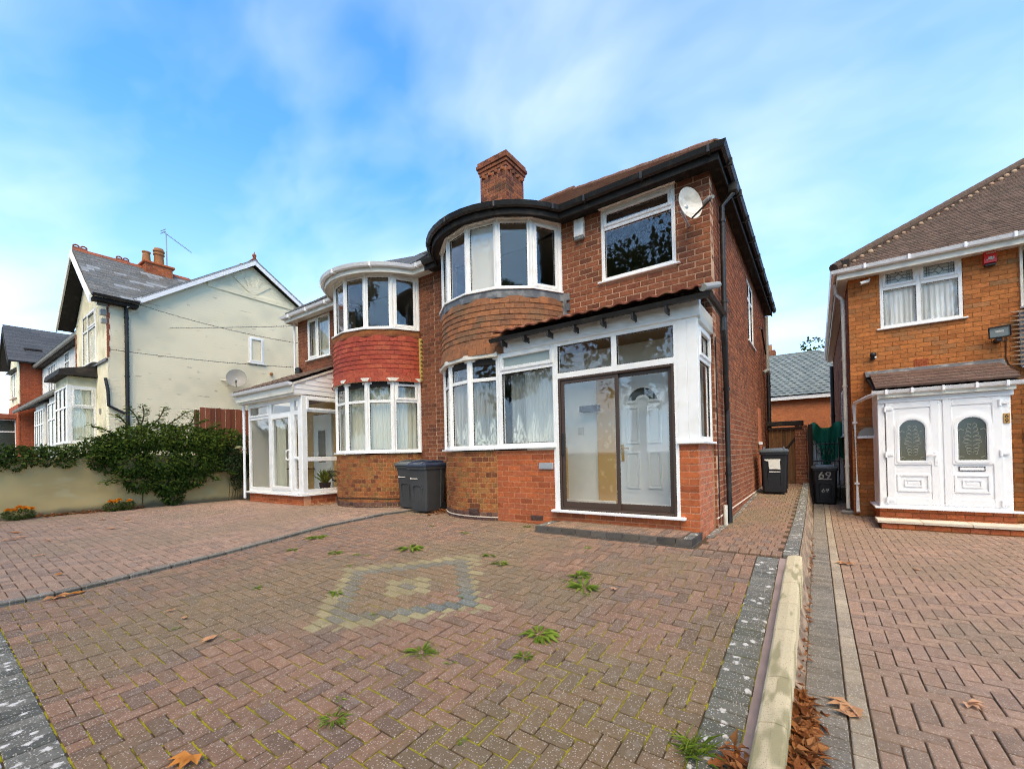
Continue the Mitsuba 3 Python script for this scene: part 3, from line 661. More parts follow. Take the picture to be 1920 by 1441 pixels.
# left drive
dl = struct('driveway'); fill(dl, sheet(gleft, -13.4, -6.62, .05, 6.6, -.012, 24), MAT['joint_sand'])
def left_cells(x, y): return -13.2 < x < -6.73 and not in_bay(x, y, CB) and not (x < -9.65 and y > 5.3) and y < 6.5
hl = herring(gleft, -6.73-66*.101, .3, 66, 62, left_cells)
pieces(dl, 'paving_brick', 'paver_pink', hl, 'paver', 300, 'small_paving_bricks')
pieces(dl, 'border_brick', 'paver_grey', [block(gleft, -6.675, .3+(j+.5)*.202, .105, .202, True, dz=.004) for j in range(28)], 'paver')
# right drive
dr_ = struct('driveway'); fill(dr_, sheet(gright, -.13, 6.0, .05, 14.2, -.012, 24), MAT['joint_sand'])
def right_cells(x, y): return x > .207 and not (x > .88 and y > 10.24) and not (y > 11.35 and x > .58)
pieces(dr_, 'paving_brick', 'paver_pink', herring(gright, .207, 1.25, 36, 122, right_cells), 'paver', 300, 'small_paving_bricks')
pieces(dr_, 'border_brick', 'paver_grey', [block(gright, .004, 1.25+(j+.5)*.1008, .202, .1008) for j in range(122)], 'paver', 160, 'small_border_bricks')
pieces(dr_, 'buff_border_brick', 'paver_buff', [block(gright, .156, 1.25+(j+.5)*.2016, .101, .2016, True) for j in range(62)], 'paver')

# ---------------------------------------------------------------- the semi-detached pair: right half (house A) and left half (house B)
A = thing('brick_house', 'red brick semi with brown tile-hung bay, glazed porch with sliding doors and a chimney', 'house')
B = thing('brick_house', 'left half of the brick pair, red tile-hung bay under a white gutter', 'house')
YW, XR, XP, XL = 6.5, -1.144, -6.55, -12.02
ZE, ZG = 3.90, -1.35
MF = frame((0, YW, 0), (1, 0))
MS = frame((XR, 0, 0), (0, 1))
MSL = frame((XL, 0, 0), (0, -1))
WA = (-2.76, -1.61, 2.735, 3.89); WB = (-11.52, -10.44, 2.735, 3.87)
DOORA = (-2.60, -1.70, -.86, 1.30)
bayA, bayB = (-6.09, -3.49, -2, 3.9), (-9.61, -7.02, -2, 3.9)
def shell_house(h, x0, x1, opens, bay):
    fw = put(h, 'front_wall', wall_shell(MF, x0, x1, ZG, ZE, opens+[bay]), MAT['mortar_old'])
    return fw
fwA = shell_house(A, XP, XR, [WA, DOORA], bayA); fwB = shell_house(B, XL, XP, [WB, (-11.25, -10.3, -.9, 1.2)], bayB)
def under_eave(x): return ZE
bA = wall_bricks(MF, -3.49, XR+.004, 1.75, 3.92, [(WA[0], WA[1], WA[2]-.03, WA[3])], joint=.016)
bA2 = wall_bricks(MF, XP, -6.09, -1.15, 3.92, joint=.014)
pieces(fwA, 'brick', 'brick_old', bA+bA2, 'brick', 300)
bB = wall_bricks(MF, -7.02, XP, -1.15, 3.92)+wall_bricks(MF, XL, -9.61, .6, 3.92, [(WB[0], WB[1], WB[2]-.03, WB[3])])
pieces(fwB, 'brick', 'brick_old', bB, 'brick', 300)
# side wall of A
SWIN = (10.42, 11.55, 2.34, 3.72)
swA = put(A, 'side_wall', wall_shell(MS, YW+.008, 14.4, ZG, ZE, [SWIN]), MAT['mortar_old'])
sb = wall_bricks(MS, YW-.002, 14.4, -1.12, 3.92, [(SWIN[0], SWIN[1], SWIN[2]-.03, SWIN[3])], bond='flemish', joint=.013, jz=.015)
pieces(swA, 'brick', 'brick_old', sb, 'brick', 300)
put(swA, 'damp_course', tr(bx(YW, 14.4, -.008, .01, -.955, -.935), MS), MAT['dpc'])
window(A, MS, SWIN[0], SWIN[1], SWIN[2], SWIN[3], cols=[10.98], rows=[3.3], y0=.02, y1=.09)
put(B, 'side_wall', wall_shell(MSL, -14.4, -YW, ZG, ZE), MAT['brick_far_old'])
put(A, 'back_wall', bx(XP, XR-.23, 14.18, 14.4, ZG, ZE), MAT['brick_far_old']); put(B, 'back_wall', bx(XL+.23, XP, 14.18, 14.4, ZG, ZE), MAT['brick_far_old'])
for h, x0, x1 in ((A, XP+.06, XR-.23), (B, XL+.23, XP-.06)):
    rooms = [bx(x0, x1, 6.73, 14.17, -1.0, -.86), bx(x0, x1, 6.73, 14.17, 1.62, 1.76), bx(x0, x1, 6.73, 14.17, 3.86, 3.9), bx(x0, x1, 10.4, 10.5, -.86, 3.86)]
    put(h, 'interior', cat(rooms), MAT['room'])
put(A, 'party_wall', bx(XP-.05, XP+.05, 6.73, 14.1, ZG, 3.9), MAT['room'])
# bays
R = 1.36
for h, C, tile, tz0, tz1 in ((A, CA, 'tile_hung_brown', 1.66, 2.58), (B, CB, 'tile_hung_red', 1.60, 2.56)):
    t0, t1 = math.radians(-73), math.radians(21 if h == A else 73)
    lw = put(h, 'bay_wall', arc_wall(C, R-.006, t0, t1, ZG, .062), MAT['mortar_bay'])
    n = 0
    pieces(lw, 'brick', 'brick_bay', arc_bricks(C, R, t0, t1, -.94, .06, .1125, .0866), 'header', 300)
    pieces(lw, 'plinth_brick', 'brick_plinth', arc_bricks(C, R+.004, t0, t1, -1.20, -.94, .1125, .0866), 'header', 100)
    if h == A: put(lw, 'damp_course', arc_wall(C, R+.011, t0, t1, -1.035, -1.018, .02), MAT['dpc'])
    up = put(h, 'bay_spandrel', arc_wall(C, R-.02, math.radians(-73), math.radians(73), 1.5, 2.72), MAT['black_wood'])
    tm, RT = [], R+.03
    rows = 10; gz = (tz1-tz0)/rows
    for r in range(rows):
        fl = .012*max(0, 2-r)**1.5
        dth = .165/RT; t = math.radians(-73)-(dth/2 if r % 2 else 0)
        while t < math.radians(73):
            a, b = max(t, math.radians(-73)), min(t+dth, math.radians(73)); t += dth
            if (b-a)*RT < .03: continue
            z = tz0+r*gz
            if h == A and C[0]+RT*math.sin((a+b)/2) > -4.1 and z < 1.86+.35*max(0, (C[0]+RT*math.sin((a+b)/2)+4.1)): continue
            Mx = arc_frame(C, RT+fl, (a+b)/2); tl = .13
            Bx = np.eye(4); Bx[:3, 0] = [(b-a)*RT-.003, 0, 0]; Bx[:3, 1] = [0, .013*math.cos(tl), .013*math.sin(tl)*-1]; Bx[:3, 2] = [0, gz*1.25*math.sin(tl), gz*1.25*math.cos(tl)]
            Bx[:3, 3] = [0, -.012+rng.uniform(-.002, .002)+gz*.6*math.sin(tl), z+gz*.6]
            tm.append(Mx@Bx)
    pieces(up, 'hung_tile', tile, tm, 'box', 300)
    # lower and upper windows
    if h == A:
        bay_window(h, C, R, range(0, 4), .115, 1.62, rows=[1.26])
        put(h, 'window_post', posts(C, R, range(0, 5), .115, 1.62), MAT['upvc'])
    else:
        bay_window(h, C, R, range(0, 6), .115, 1.60, rows=[1.19], sash=[(5, 1)])
        put(h, 'window_post', posts(C, R, range(0, 7), .115, 1.60), MAT['upvc'])
    bay_window(h, C, R, range(0, 6), 2.735, 3.88, rows=[], sash=[(5, 0)] if h == B else [(0, 0), (5, 0)])
    put(h, 'window_post', posts(C, R, range(0, 7), 2.735, 3.88), MAT['upvc'])
    put(h, 'bay_sill', sweep(bay_path(C, R, 0, 6, 2.705), rectprof(-.1, .075, 0, .028)), MAT['upvc'])
    if h == A: put(h, 'bay_sill', sweep(bay_path(C, R, 0, 4, .085)[:-1]+[(-4.31, 5.615, .085)], rectprof(-.1, .07, 0, .03)), MAT['upvc'])
    else: put(h, 'bay_sill', sweep(bay_path(C, R, 0, 6, .085), rectprof(-.1, .07, 0, .03)), MAT['upvc'])
    put(h, 'bay_lead_flashing', sweep(bay_path(C, R+.04, 0, 6, tz1-.01), rectprof(-.05, .012, 0, 2.704-tz1)), MAT['lead' if h == A else 'brick_bay'])
    put(h, 'bay_soffit', sweep(bay_path(C, R, 0, 6 if h == B else 4, 1.60), rectprof(-.1, .085, .005, .075)), MAT['upvc_cream'])
    put(h, 'bay_head', sweep(bay_path(C, R, 0, 6, 3.881), rectprof(-.1, .05, 0, .035)), MAT['upvc_cream'])
    th = np.radians(np.linspace(-73, 73, 20)); fl = np.array([[C[0], C[1], 0]]+[[C[0]+(R-.12)*math.sin(q), C[1]-(R-.12)*math.cos(q), 0] for q in th])
    ff = np.array([[0, i, i+1] for i in range(1, len(fl)-1)])
    put(h, 'bay_floor', cat([(fl+[0, 0, z], ff) for z in (-.9, 1.7, 2.68, 3.87)]), MAT['room'])
put(B, 'filler_strip', cat([tr(poly_ext([(0, 1.6), (.075, 1.6)]+[(.075+.03*((i % 2)), 1.6+i*.0433) for i in range(1, 23)]+[(.0, 2.56)], .05, XZ), mat4([1, 0, 0], [0, 1, 0], [0, 0, 1], (-7.03, 6.50, 0)))]), MAT['filler'])
put(A, 'wall_flashing', cat([bx(-3.50, -3.40, 6.46, 6.50, 2.0+.0, 2.70)]+[bx(-3.401, -3.345, 6.475, 6.499, 2.06+i*.1732, 2.06+i*.1732+.12) for i in range(4)]), MAT['lead'])
window(A, MF, *WA, rows=[3.575], sash=[(0, 1)], y0=.0, y1=.08)
window(B, MF, *WB, cols=[-11.02], sash=[(0, 0)], y0=.0, y1=.08)
put(A, 'window_head', bx(WA[0]-.02, WA[1]+.02, 6.44, 6.56, 3.892, 3.925), MAT['upvc_cream'])
# eaves
RG = 1.64
def ring(C, zz, a0=-90, a1=90, y=6.15, rad=RG, n=16):
    t = math.degrees(math.acos(max(-1, min(1, (C[1]-y)/rad))))
    return [(C[0]+rad*math.sin(math.radians(q)), C[1]-rad*math.cos(math.radians(q)), zz) for q in np.linspace(-t, t, n)]
pathA = [(XP+.012, 6.15, 3.98)]+ring(CA, 3.98)+[(-.89, 6.15, 3.98), (-.89, 14.65, 3.98)]
pathB = [(-12.33, 14.65, 3.98), (-12.33, 6.15, 3.98)]+ring(CB, 3.98)+[(XP-.012, 6.15, 3.98)]
for h, p, m, fm in ((A, pathA, 'black_plastic', 'black_wood'), (B, pathB, 'white_gloss', 'upvc_cream')):
    q = [(x, y, 3.98) for x, y, _ in p]
    put(h, 'gutter', sweep(q, [(-.088+a, b+.028) for a, b in GUT]), MAT[m])
    put(h, 'fascia', sweep(q, rectprof(-.11, -.087, -.13, .022)), MAT[fm])
    put(h, 'soffit', sweep(q, rectprof(-.62, -.111, -.085, -.07)), MAT[fm])
    br, nb = [], 0
    for a, b in zip(q[:-1], q[1:]):
        a, b = np.array(a), np.array(b); L = np.linalg.norm(b-a); u = (b-a)/L; nr = np.array([u[1], -u[0], 0])
        for s in np.arange(.45, L, .9):
            Mx = mat4(u, -nr, [0, 0, 1], a+u*s); br.append(tr(bx(-.018, .018, -.032, .09, -.062, .038, .004), Mx))
        if .2 < L < .45:
            nb = nb+1
            if nb % 4 == 0: br.append(tr(bx(-.018, .018, -.026, .09, -.050, .044, .004), mat4(u, -nr, [0, 0, 1], a+u*L/2)))
    for b_ in br: put(h, 'gutter_bracket', b_, MAT[m])
# roofs
SL = .715
def roof_pt(x, y): return (x, y, 4.0+SL*(y-6.15))
def roofs(h, corner_x, ridge_x, sgn, tile):
    rk = key_of(h, 'roof'); e0, yr = 4.0, 10.4; zr = e0+SL*(yr-6.15)
    cq = corner_x-sgn*.06; e1 = e0+.0429
    front = [(XP, 6.21, e1), (cq, 6.21, e1), (ridge_x, yr, zr), (XP, yr, zr)]
    side = [(cq, 6.21, e1), (cq, 14.59, e1), (ridge_x, yr, zr)]
    back = [(cq, 14.59, e1), (XP, 14.59, e1), (XP, yr, zr), (ridge_x, yr, zr)]
    ms = []
    for pl in (front, side, back):
        p = np.array(pl, float); n = len(p); lo = p-[0, 0, .035]
        ms.append((np.vstack([p, lo]), np.array([[0, i, i+1] for i in range(1, n-1)]+[[n, n+i+1, n+i] for i in range(1, n-1)]+[x for i in range(n) for x in ([i, (i+1) % n, n+(i+1) % n], [i, n+(i+1) % n, n+i])])))
    C = CA if h == A else CB
    rg = np.array(ring(C, 4.0, rad=RG-.10, n=13)); ap = np.array([[C[0], 8.25, 5.48]])
    ms.append((np.vstack([rg, ap]), np.array([[i, i+1, len(rg)] for i in range(len(rg)-1)])))
    fill(rk, cat(ms), MAT[tile])
    cs = 1/math.hypot(1, SL); S = (0, cs, SL*cs); ls = 4.25/cs
    wd, gg = (.165, .10) if tile == 'tile_roof_red' else (.3, .3)
    f = lambda s: corner_x-sgn*s*cs
    lo, hi = ((lambda s: XP), f) if sgn > 0 else (f, (lambda s: XP))
    tl = tiles((0, 6.165, e0+.012), (1, 0, 0), S, int(ls/gg), lo, hi, wd, gg)
    pieces(rk, 'roof_tile', tile, tl, 'box' if wd < .2 else 'pantile', 260, 'small_roof_tiles')
    if sgn > 0:
        S2 = (-cs, 0, SL*cs)
        tl = tiles((corner_x-.015, 0, e0+.012), (0, 1, 0), S2, int(ls/gg), lambda s: 6.15+s*cs, lambda s: 14.65-s*cs, wd, gg)
        pieces(rk, 'roof_tile', tile, tl, 'box', 30, 'small_roof_tiles')
    hp = [np.array([corner_x, 6.15, e0]), np.array([ridge_x, yr, zr])]
    put(rk, 'hip_tile', tube([hp[0]+(hp[1]-hp[0])*(.03+.97*k/14)+[0, 0, -.02+.012*(k % 2)] for k in range(15)], .075, 10), MAT[tile])
    put(rk, 'ridge_tile', tube([(ridge_x+(XP-ridge_x)*k/8, yr, zr+.01+.01*(k % 2)) for k in range(9)], .1, 10), MAT[tile])
    return rk
rA = roofs(A, -.89, -5.14, 1, 'tile_roof_red'); rB = roofs(B, -12.33, -8.08, -1, 'tile_dark')
# chimney on the party line
cx0, cx1, cy0, cy1 = -6.92, -6.10, 8.6, 9.38
ch = put(A, 'chimney', bx(cx0+.007, cx1-.007, cy0+.007, cy1-.007, 5.0, 7.46), MAT['mortar_old'])
cb = []
for Mx, a, b in ((frame((0, cy0, 0), (1, 0)), cx0, cx1), (frame((cx1, 0, 0), (0, 1)), cy0, cy1), (frame((0, cy1, 0), (-1, 0)), -cx1, -cx0), (frame((cx0, 0, 0), (0, -1)), -cy1, -cy0)):
    cb += wall_bricks(Mx, a, b, 5.2, 7.13, L=.225)
cap = []
for lev, o in ((7.14, .02), (7.2266, .045), (7.3132, .075), (7.40, .05)):
    for Mx, a, b in ((frame((0, cy0-o, 0), (1, 0)), cx0-o, cx1+o), (frame((cx1+o, 0, 0), (0, 1)), cy0-o, cy1+o), (frame((0, cy1+o, 0), (-1, 0)), -cx1-o, -cx0+o), (frame((cx0-o, 0, 0), (0, -1)), -cy1-o, -cy0+o)):
        n = int((b-a)/.1125) if lev > 7.39 else int((b-a)/.225)
        for i in range(n):
            w = (b-a)/n; u = a+(i+.5)*w
            Bm = np.diag([w-.01, .09, .076, 1.0]); Bm[:3, 3] = u, rng.uniform(-.003, .003), lev+.043
            cap.append(Mx@Bm)
dent = []
for Mx, a, b in ((frame((0, cy0, 0), (1, 0)), cx0, cx1), (frame((cx1, 0, 0), (0, 1)), cy0, cy1)):
    for i in range(4):
        u = a+(i+.6)*(b-a)/4.2; Rz = np.eye(4); c = math.cos(.7); Rz[:2, :2] = [[c, -c], [c, c]]
        Bm = np.diag([.11, .11, .075, 1.0]); Bm[:3, 3] = 0, -.055, 0
        Q = np.eye(4); Q[:3, 3] = u, .02, 7.095
        dent.append(Mx@Q@Rz@Bm)
pieces(ch, 'brick', 'brick_chimney', cb+cap+dent, 'brick', 300)
put(ch, 'cap_mortar', bx(cx0-.03, cx1+.03, cy0-.03, cy1+.03, 7.46, 7.50, .02), MAT['mortar_old'])
put(ch, 'wall_bracket', tube([(cx1, 8.9, 7.2), (cx1+.06, 8.9, 7.2), (cx1+.07, 8.88, 7.28)], .008, 6), MAT['black_plastic'])
put(ch, 'loose_cable', tube([(cx1+.01, 8.75, 6.1), (cx1+.03, 8.75, 6.6), (cx1+.1, 8.75, 6.75), (cx1+.14, 8.74, 6.9)], .006, 6), MAT['black_plastic'])

# porch of A
YP = 5.63; MP = frame((0, YP, 0), (1, 0)); XQ = -1.185; MQ = frame((XQ, 0, 0), (0, 1))
pw = put(A, 'porch_wall', tr(cat([bx(-4.305, -3.20, .006, .10, ZG, .062), bx(-3.20, -1.42, .036, .12, ZG, -.868)]), MP), MAT['mortar_new'])
pieces(pw, 'brick', 'brick_new', wall_bricks(MP, -4.305, -3.195, -1.08, .055), 'brick')
pieces(pw, 'threshold_brick', 'brick_new', wall_bricks(frame((0, YP+.03, 0), (1, 0)), -3.19, -1.42, -1.12, -.87), 'brick')
pp = put(A, 'porch_pier', tr(cat([bx(-1.415, XQ-.006, .006, .24, ZG, .085)]), MP), MAT['mortar_new'])
put(pp, 'return_mortar', tr(bx(YP+.006, YW, .006, .1, ZG, .085), MQ), MAT['mortar_pale'])
pieces(pp, 'brick', 'brick_new', wall_bricks(MP, -1.415, XQ, -1.12, .078, L=.23, phase=.115), 'brick')
pieces(pp, 'return_brick', 'brick_pale', wall_bricks(MQ, YP-.001, YW, -1.14, .078, bond='english'), 'brick')
ab = put(pw, 'air_brick', tr(cat([bx(-3.66, -3.44, -.004, .02, -1.02, -.95)]+[bx(-3.655+i*.03, -3.64+i*.03, -.010, -.004, -1.015, -.955) for i in range(7)]), MP), MAT['brick_plinth'])
for (c, z0) in ((CA, -.98), (CB, -.98)):
    t = math.radians(2 if c is CA else -30); Mx = arc_frame(c, R, t); h = A if c is CA else B
    put(h, 'bay_air_brick', tr(cat([bx(-.10, .10, -.012, .02, z0, z0+.085)]+[bx(-.095, .095, -.017, -.012, z0+.008+i*.018, z0+.016+i*.018) for i in range(4)]), Mx), MAT['gasket' if 0 else 'brick_plinth'])
put(A, 'name_plate', tr(cat([bx(-3.48, -3.23, -.03, .0, -.235, -.135, .006), bx(-3.45, -3.26, -.034, -.03, -.22, -.15)]), MP), MAT['steel'], label='small grey metal plate on the porch wall')
fk = key_of(A, 'porch_frame')
fb = [bx(-4.10, -1.13, -.03, .06, 1.648, 1.865, .006)]
fb += [bx(-4.235, -4.17, 0, .08, .117, 1.648), bx(-3.215, -3.13, -.004, .08, -.83, 1.648), bx(-1.455, -1.415, -.002, .08, -.83, 1.648), bx(-1.4149, -1.295, -.006, .07, .117, 1.648, .004), bx(-1.294, -1.165, -.006, .07, .117, 1.648, .004)]
fb += [bx(-3.13, -1.455, .0, .08, 1.112, 1.19), bx(-3.13, -1.455, .0, .08, 1.595, 1.648), bx(-2.285, -2.21, .002, .078, 1.19, 1.595)]
fb += [bx(-4.17, -3.215, .0, .08, .117, .175), bx(-4.17, -3.215, .0, .08, 1.31, 1.385), bx(-4.17, -3.215, .0, .08, 1.595, 1.648)]
fill(fk, tr(cat(fb), MP), MAT['upvc'])
put(fk, 'opening_light', tr(cat(frame_bars(-4.19, -3.20, 1.36, 1.62, .055, -.02, .03)), MP), MAT['upvc'])
for a, b, c, d, g in ((-4.17, -3.215, .175, 1.31, 'glass'), (-4.14, -3.255, 1.415, 1.568, 'glass_frost'), (-3.13, -2.285, 1.19, 1.595, 'glass'), (-2.21, -1.455, 1.19, 1.595, 'glass')):
    put(fk, 'pane', tr(quad((a, .03, c), (b, .03, c), (b, .03, d), (a, .03, d)), MP), MAT[g])
put(fk, 'gasket', tr(cat([m for a, b, c, d in ((-4.168, -3.217, .177, 1.308), (-3.128, -2.287, 1.192, 1.593), (-2.208, -1.457, 1.192, 1.593)) for m in frame_bars(a, b, c, d, .009, .015, .035, 0)]), MP), MAT['gasket'])
put(fk, 'sill', tr(cat([bx(-3.255, -1.345, -.07, .05, -.868, -.832, .006), bx(-4.29, -3.18, -.07, .05, .085, .115, .006), bx(-1.43, -1.12, -.05, .05, .085, .116, .006)]), MP), MAT['upvc'])
put(fk, 'return_sill', tr(bx(YP+.05, 6.49, -.06, .05, .085, .116, .006), MQ), MAT['upvc'])
window(A, MQ, 5.70, 6.46, .118, 1.60, rows=[1.17], sash=[(0, 1)], y0=-.012, y1=.05, sill=0, fr=.06)
put(fk, 'return_fascia', tr(bx(5.69, 6.48, -.045, .05, 1.602, 1.83, .005), MQ), MAT['upvc_cream'])
sd = key_of(A, 'sliding_door')
fill(sd, tr(cat(frame_bars(-3.128, -1.457, -.83, 1.11, .035, -.008, .085)), MP), MAT['bronze_alu'])
for a, b, y in ((-3.09, -2.20, .012), (-2.265, -1.495, .047)):
    lf = put(sd, 'door_leaf', tr(cat(frame_bars(a, b, -.795, 1.075, .05, y, y+.03, .004, .085)), MP), MAT['bronze_alu'])
    put(lf, 'pane', tr(quad((a+.05, y+.015, -.71), (b-.05, y+.015, -.71), (b-.05, y+.015, 1.025), (a+.05, y+.015, 1.025)), MP), MAT['glass'])
    if y < .03: put(lf, 'handle', tr(bx(a+.008, a+.045, y-.03, y, -.03, .30, .008), MP), MAT['gasket'])
inn = key_of(A, 'porch_interior')
fill(inn, cat([bx(-4.2, XQ-.1, 5.75, 6.49, -.92, -.86), bx(-4.2, XQ-.08, 5.72, 6.49, 1.66, 1.68)]), MAT['room_floor'])
put(inn, 'painted_wall', cat([bx(-4.25, -2.84, 6.46, 6.495, -.86, 1.66), bx(-2.84, XQ-.1, 6.47, 6.495, 1.32, 1.66), bx(-1.68, XQ-.1, 6.47, 6.495, -.86, 1.32)]), MAT['painted_board'])
put(inn, 'ochre_reveal', cat([bx(-2.86, -2.56, 6.40, 6.458, -.80, 1.32), bx(-2.56, -1.64, 6.42, 6.468, 1.23, 1.32), bx(-3.50, -3.43, 6.38, 6.458, -.86, .1)]), MAT['ochre'])
put(inn, 'skirting', bx(-3.6, -2.57, 6.36, 6.40, -.86, -.76, .006), MAT['painted_board'])
put(inn, 'bracket_shelf', bx(-3.12, -2.80, 6.30, 6.46, .66, .755, .004), MAT['bronze_alu'])
put(inn, 'light_switch', bx(-3.22, -3.12, 6.445, 6.46, .30, .42, .004), MAT['sticker'])
put(inn, 'tree_cling', bx(-3.9, -3.62, 6.445, 6.46, .125, .145), MAT['gasket']) if 0 else None
MD = frame((0, 6.44, 0), (1, 0))
fd = put(A, 'front_door', tr(cat([bx(-2.50, -1.75, .0, .05, -.81, 1.20, .004)]), MD), MAT['upvc_door'])
put(fd, 'door_frame', tr(cat(frame_bars(-2.57, -1.67, -.86, 1.26, .07, -.025, .05)), MD), MAT['upvc_door'])
for (a, b, c, d) in ((-2.40, -2.19, -.56, .0), (-2.07, -1.86, -.56, .0), (-2.40, -2.19, .12, .68), (-2.07, -1.86, .12, .68)):
    put(fd, 'panel', tr(cat(frame_bars(a, b, c, d, .03, -.016, .002, .008)+[bx(a+.045, b-.045, -.009, .0, c+.045, d-.045, .006)]), MD), MAT['upvc_door'])
from shapely.geometry import Point, box as sbox, Polygon
def halfmoon(cx, cz, r): return Point(cx, cz).buffer(r, 24).intersection(sbox(cx-r, cz, cx+r, cz+r))
hm = halfmoon(0, 0, .265).difference(Point(0, 0).buffer(.075, 16)); hg = halfmoon(0, 0, .22).intersection(hm.buffer(-.035).union(sbox(-1, 0, 1, .0)))
Mh = mat4([1, 0, 0], [0, 0, 1], [0, -1, 0], (-2.13, 6.44, .74))
put(fd, 'fanlight_frame', shape_ext(hm.difference(hm.buffer(-.04)), .022, Mh), MAT['upvc_door'])
put(fd, 'fanlight', shape_ext(hm.buffer(-.04), .006, Mh), MAT['glass_dark'])
put(fd, 'door_handle', tr(cat([bx(-2.475, -2.435, -.02, 0, -.14, .12, .006), tube([(-2.455, -.02, .06), (-2.455, -.06, .06), (-2.34, -.06, .055)], .010, 8)]), MD), MAT['brass'])
# porch roof
pr = put(A, 'porch_roof', cat([hull([(-4.22, 5.47, 1.86), (-1.06, 5.47, 1.86), (-1.12, 6.49, 2.20), (-4.0, 6.49, 2.20), (-4.22, 5.47, 1.82), (-1.06, 5.47, 1.82), (-1.12, 6.49, 2.16), (-4.0, 6.49, 2.16)])]), MAT['black_wood'])
cs = math.hypot(1.04, .34); S = (0, 1.04/cs, .34/cs)
pieces(pr, 'roof_tile', 'tile_porch', [m for m in tiles((0, 5.415, 1.872), (1, 0, 0), S, 4, lambda s: -4.2+s*.3, lambda s: -1.06, .2, .27, length=.33, thick=.035, tilt=.03, stag=False)], 'pantile', 300)
put(pr, 'verge_cap', cat([tube([(-1.05, 5.42+1.0*k/6, 1.91+.34*k/6) for k in range(7)], .045, 10)]), MAT['dish_grey'])
put(pr, 'lead_flashing', cat([hull([(-3.5, 6.48, 2.28), (-1.13, 6.48, 2.30), (-1.13, 6.40, 2.19), (-3.5, 6.40, 2.19), (-3.5, 6.49, 2.2), (-1.13, 6.49, 2.2)])]), MAT['mortar_pale'])
ap = []
for (xa, xb) in ((-4.2, -3.42),):
    P0 = [(-4.17, 5.66, 1.95), (-3.95, 5.86, 2.10), (-3.70, 6.12, 2.22), (-3.47, 6.46, 2.34)]
    P1 = [(-4.17, 5.5, 1.885), (-3.9, 5.62, 1.93), (-3.6, 5.85, 2.02), (-3.3, 6.1, 2.11)]
    V = np.array(P0+P1); ap.append((V, np.array([x for i in range(3) for x in ([i, i+1, i+5], [i, i+5, i+4])])))
put(pr, 'lead_apron', cat(ap), MAT['lead'])
pg = [(-4.235, 5.47, 1.845), (-1.04, 5.47, 1.845), (-1.04, 6.45, 1.845)]
put(pr, 'gutter', sweep(pg, [(a*.8, b*.72-.012) for a, b in GUT]), MAT['black_plastic'])
put(pr, 'gutter_bracket', cat([bx(x-.012, x+.012, 5.40, 5.50, 1.70, 1.79, .003) for x in np.arange(-4.0, -1.1, .42)]+[hull([(x-.012, 5.56, 1.70), (x+.012, 5.56, 1.70), (x-.012, 5.42, 1.775), (x+.012, 5.42, 1.775), (x-.012, 5.56, 1.78), (x+.012, 5.56, 1.78)]) for x in np.arange(-4.0, -1.1, .42)]), MAT['black_plastic'])
put(pr, 'downpipe', tube([(-1.0, 6.38, 1.80), (-1.0, 6.38, 1.62), (-1.01, 6.55, 1.45), (-1.06, 6.92, .72), (-1.065, 6.98, .60)], .034, 10), MAT['black_plastic'])
# downpipes of A
def downpipe(h, pts, r, mat, clips=(), name='downpipe'):
    k = put(h, name, tube(pts, r, 10), MAT[mat], smooth=40)
    if clips: put(k, 'pipe_clip', cat([tube([(x, y, z-.02), (x, y, z+.02)], r+.012, 10) for x, y, z in clips]), MAT[mat])
    return k
downpipe(A, [(-.93, 7.08, 3.9), (-.93, 7.08, 3.78), (-1.075, 7.04, 3.62), (-1.075, 7.04, -.9), (-1.07, 7.03, -1.07)], .036, 'black_plastic', [(-1.075, 7.04, z) for z in (3.4, 2.2, .9, -.35)])
put(A, 'rainwater_hopper', cat([bx(-1.0, -.86, 7.02, 7.16, 3.78, 3.92, .02)]), MAT['black_plastic'])
downpipe(A, [(-1.05, 13.6, 3.6), (-1.05, 13.6, 1.9)], .045, 'dish_grey'); downpipe(A, [(-1.04, 13.6, 2.0), (-1.04, 13.6, -.95)], .05, 'black_plastic', [(-1.04, 13.6, z) for z in (1.7, .55)])
put(A, 'soil_pipe_hood', tube([(-1.13, 13.35, 2.05), (-1.04, 13.45, 2.12), (-1.02, 13.58, 2.02)], .05, 10), MAT['dish_grey'])
put(A, 'waste_pipe', tube([(-1.13, 12.6, 3.1), (-1.08, 12.6, 3.05), (-1.07, 13.4, 2.55)], .02, 8), MAT['black_plastic'])
put(A, 'waste_pipe', tube([(-1.10, 6.86, -1.09), (-1.10, 6.86, -.80)], .028, 10), MAT['upvc_cream'], label='short white standpipe at the foot of the side wall')
put(A, 'meter_cable', tube([(-1.135, 6.62, 1.6), (-1.135, 6.62, -1.05)], .008, 6), MAT['black_plastic'])
put(A, 'vent_cover', bx(-1.13, -1.06, 11.7, 11.95, .1, .17, .01), MAT['upvc'])
put(A, 'brick_patch', cat([bx(-1.15, -1.135, 11.85, 12.5, -.85, 1.0)]), MAT['brick_pale'])
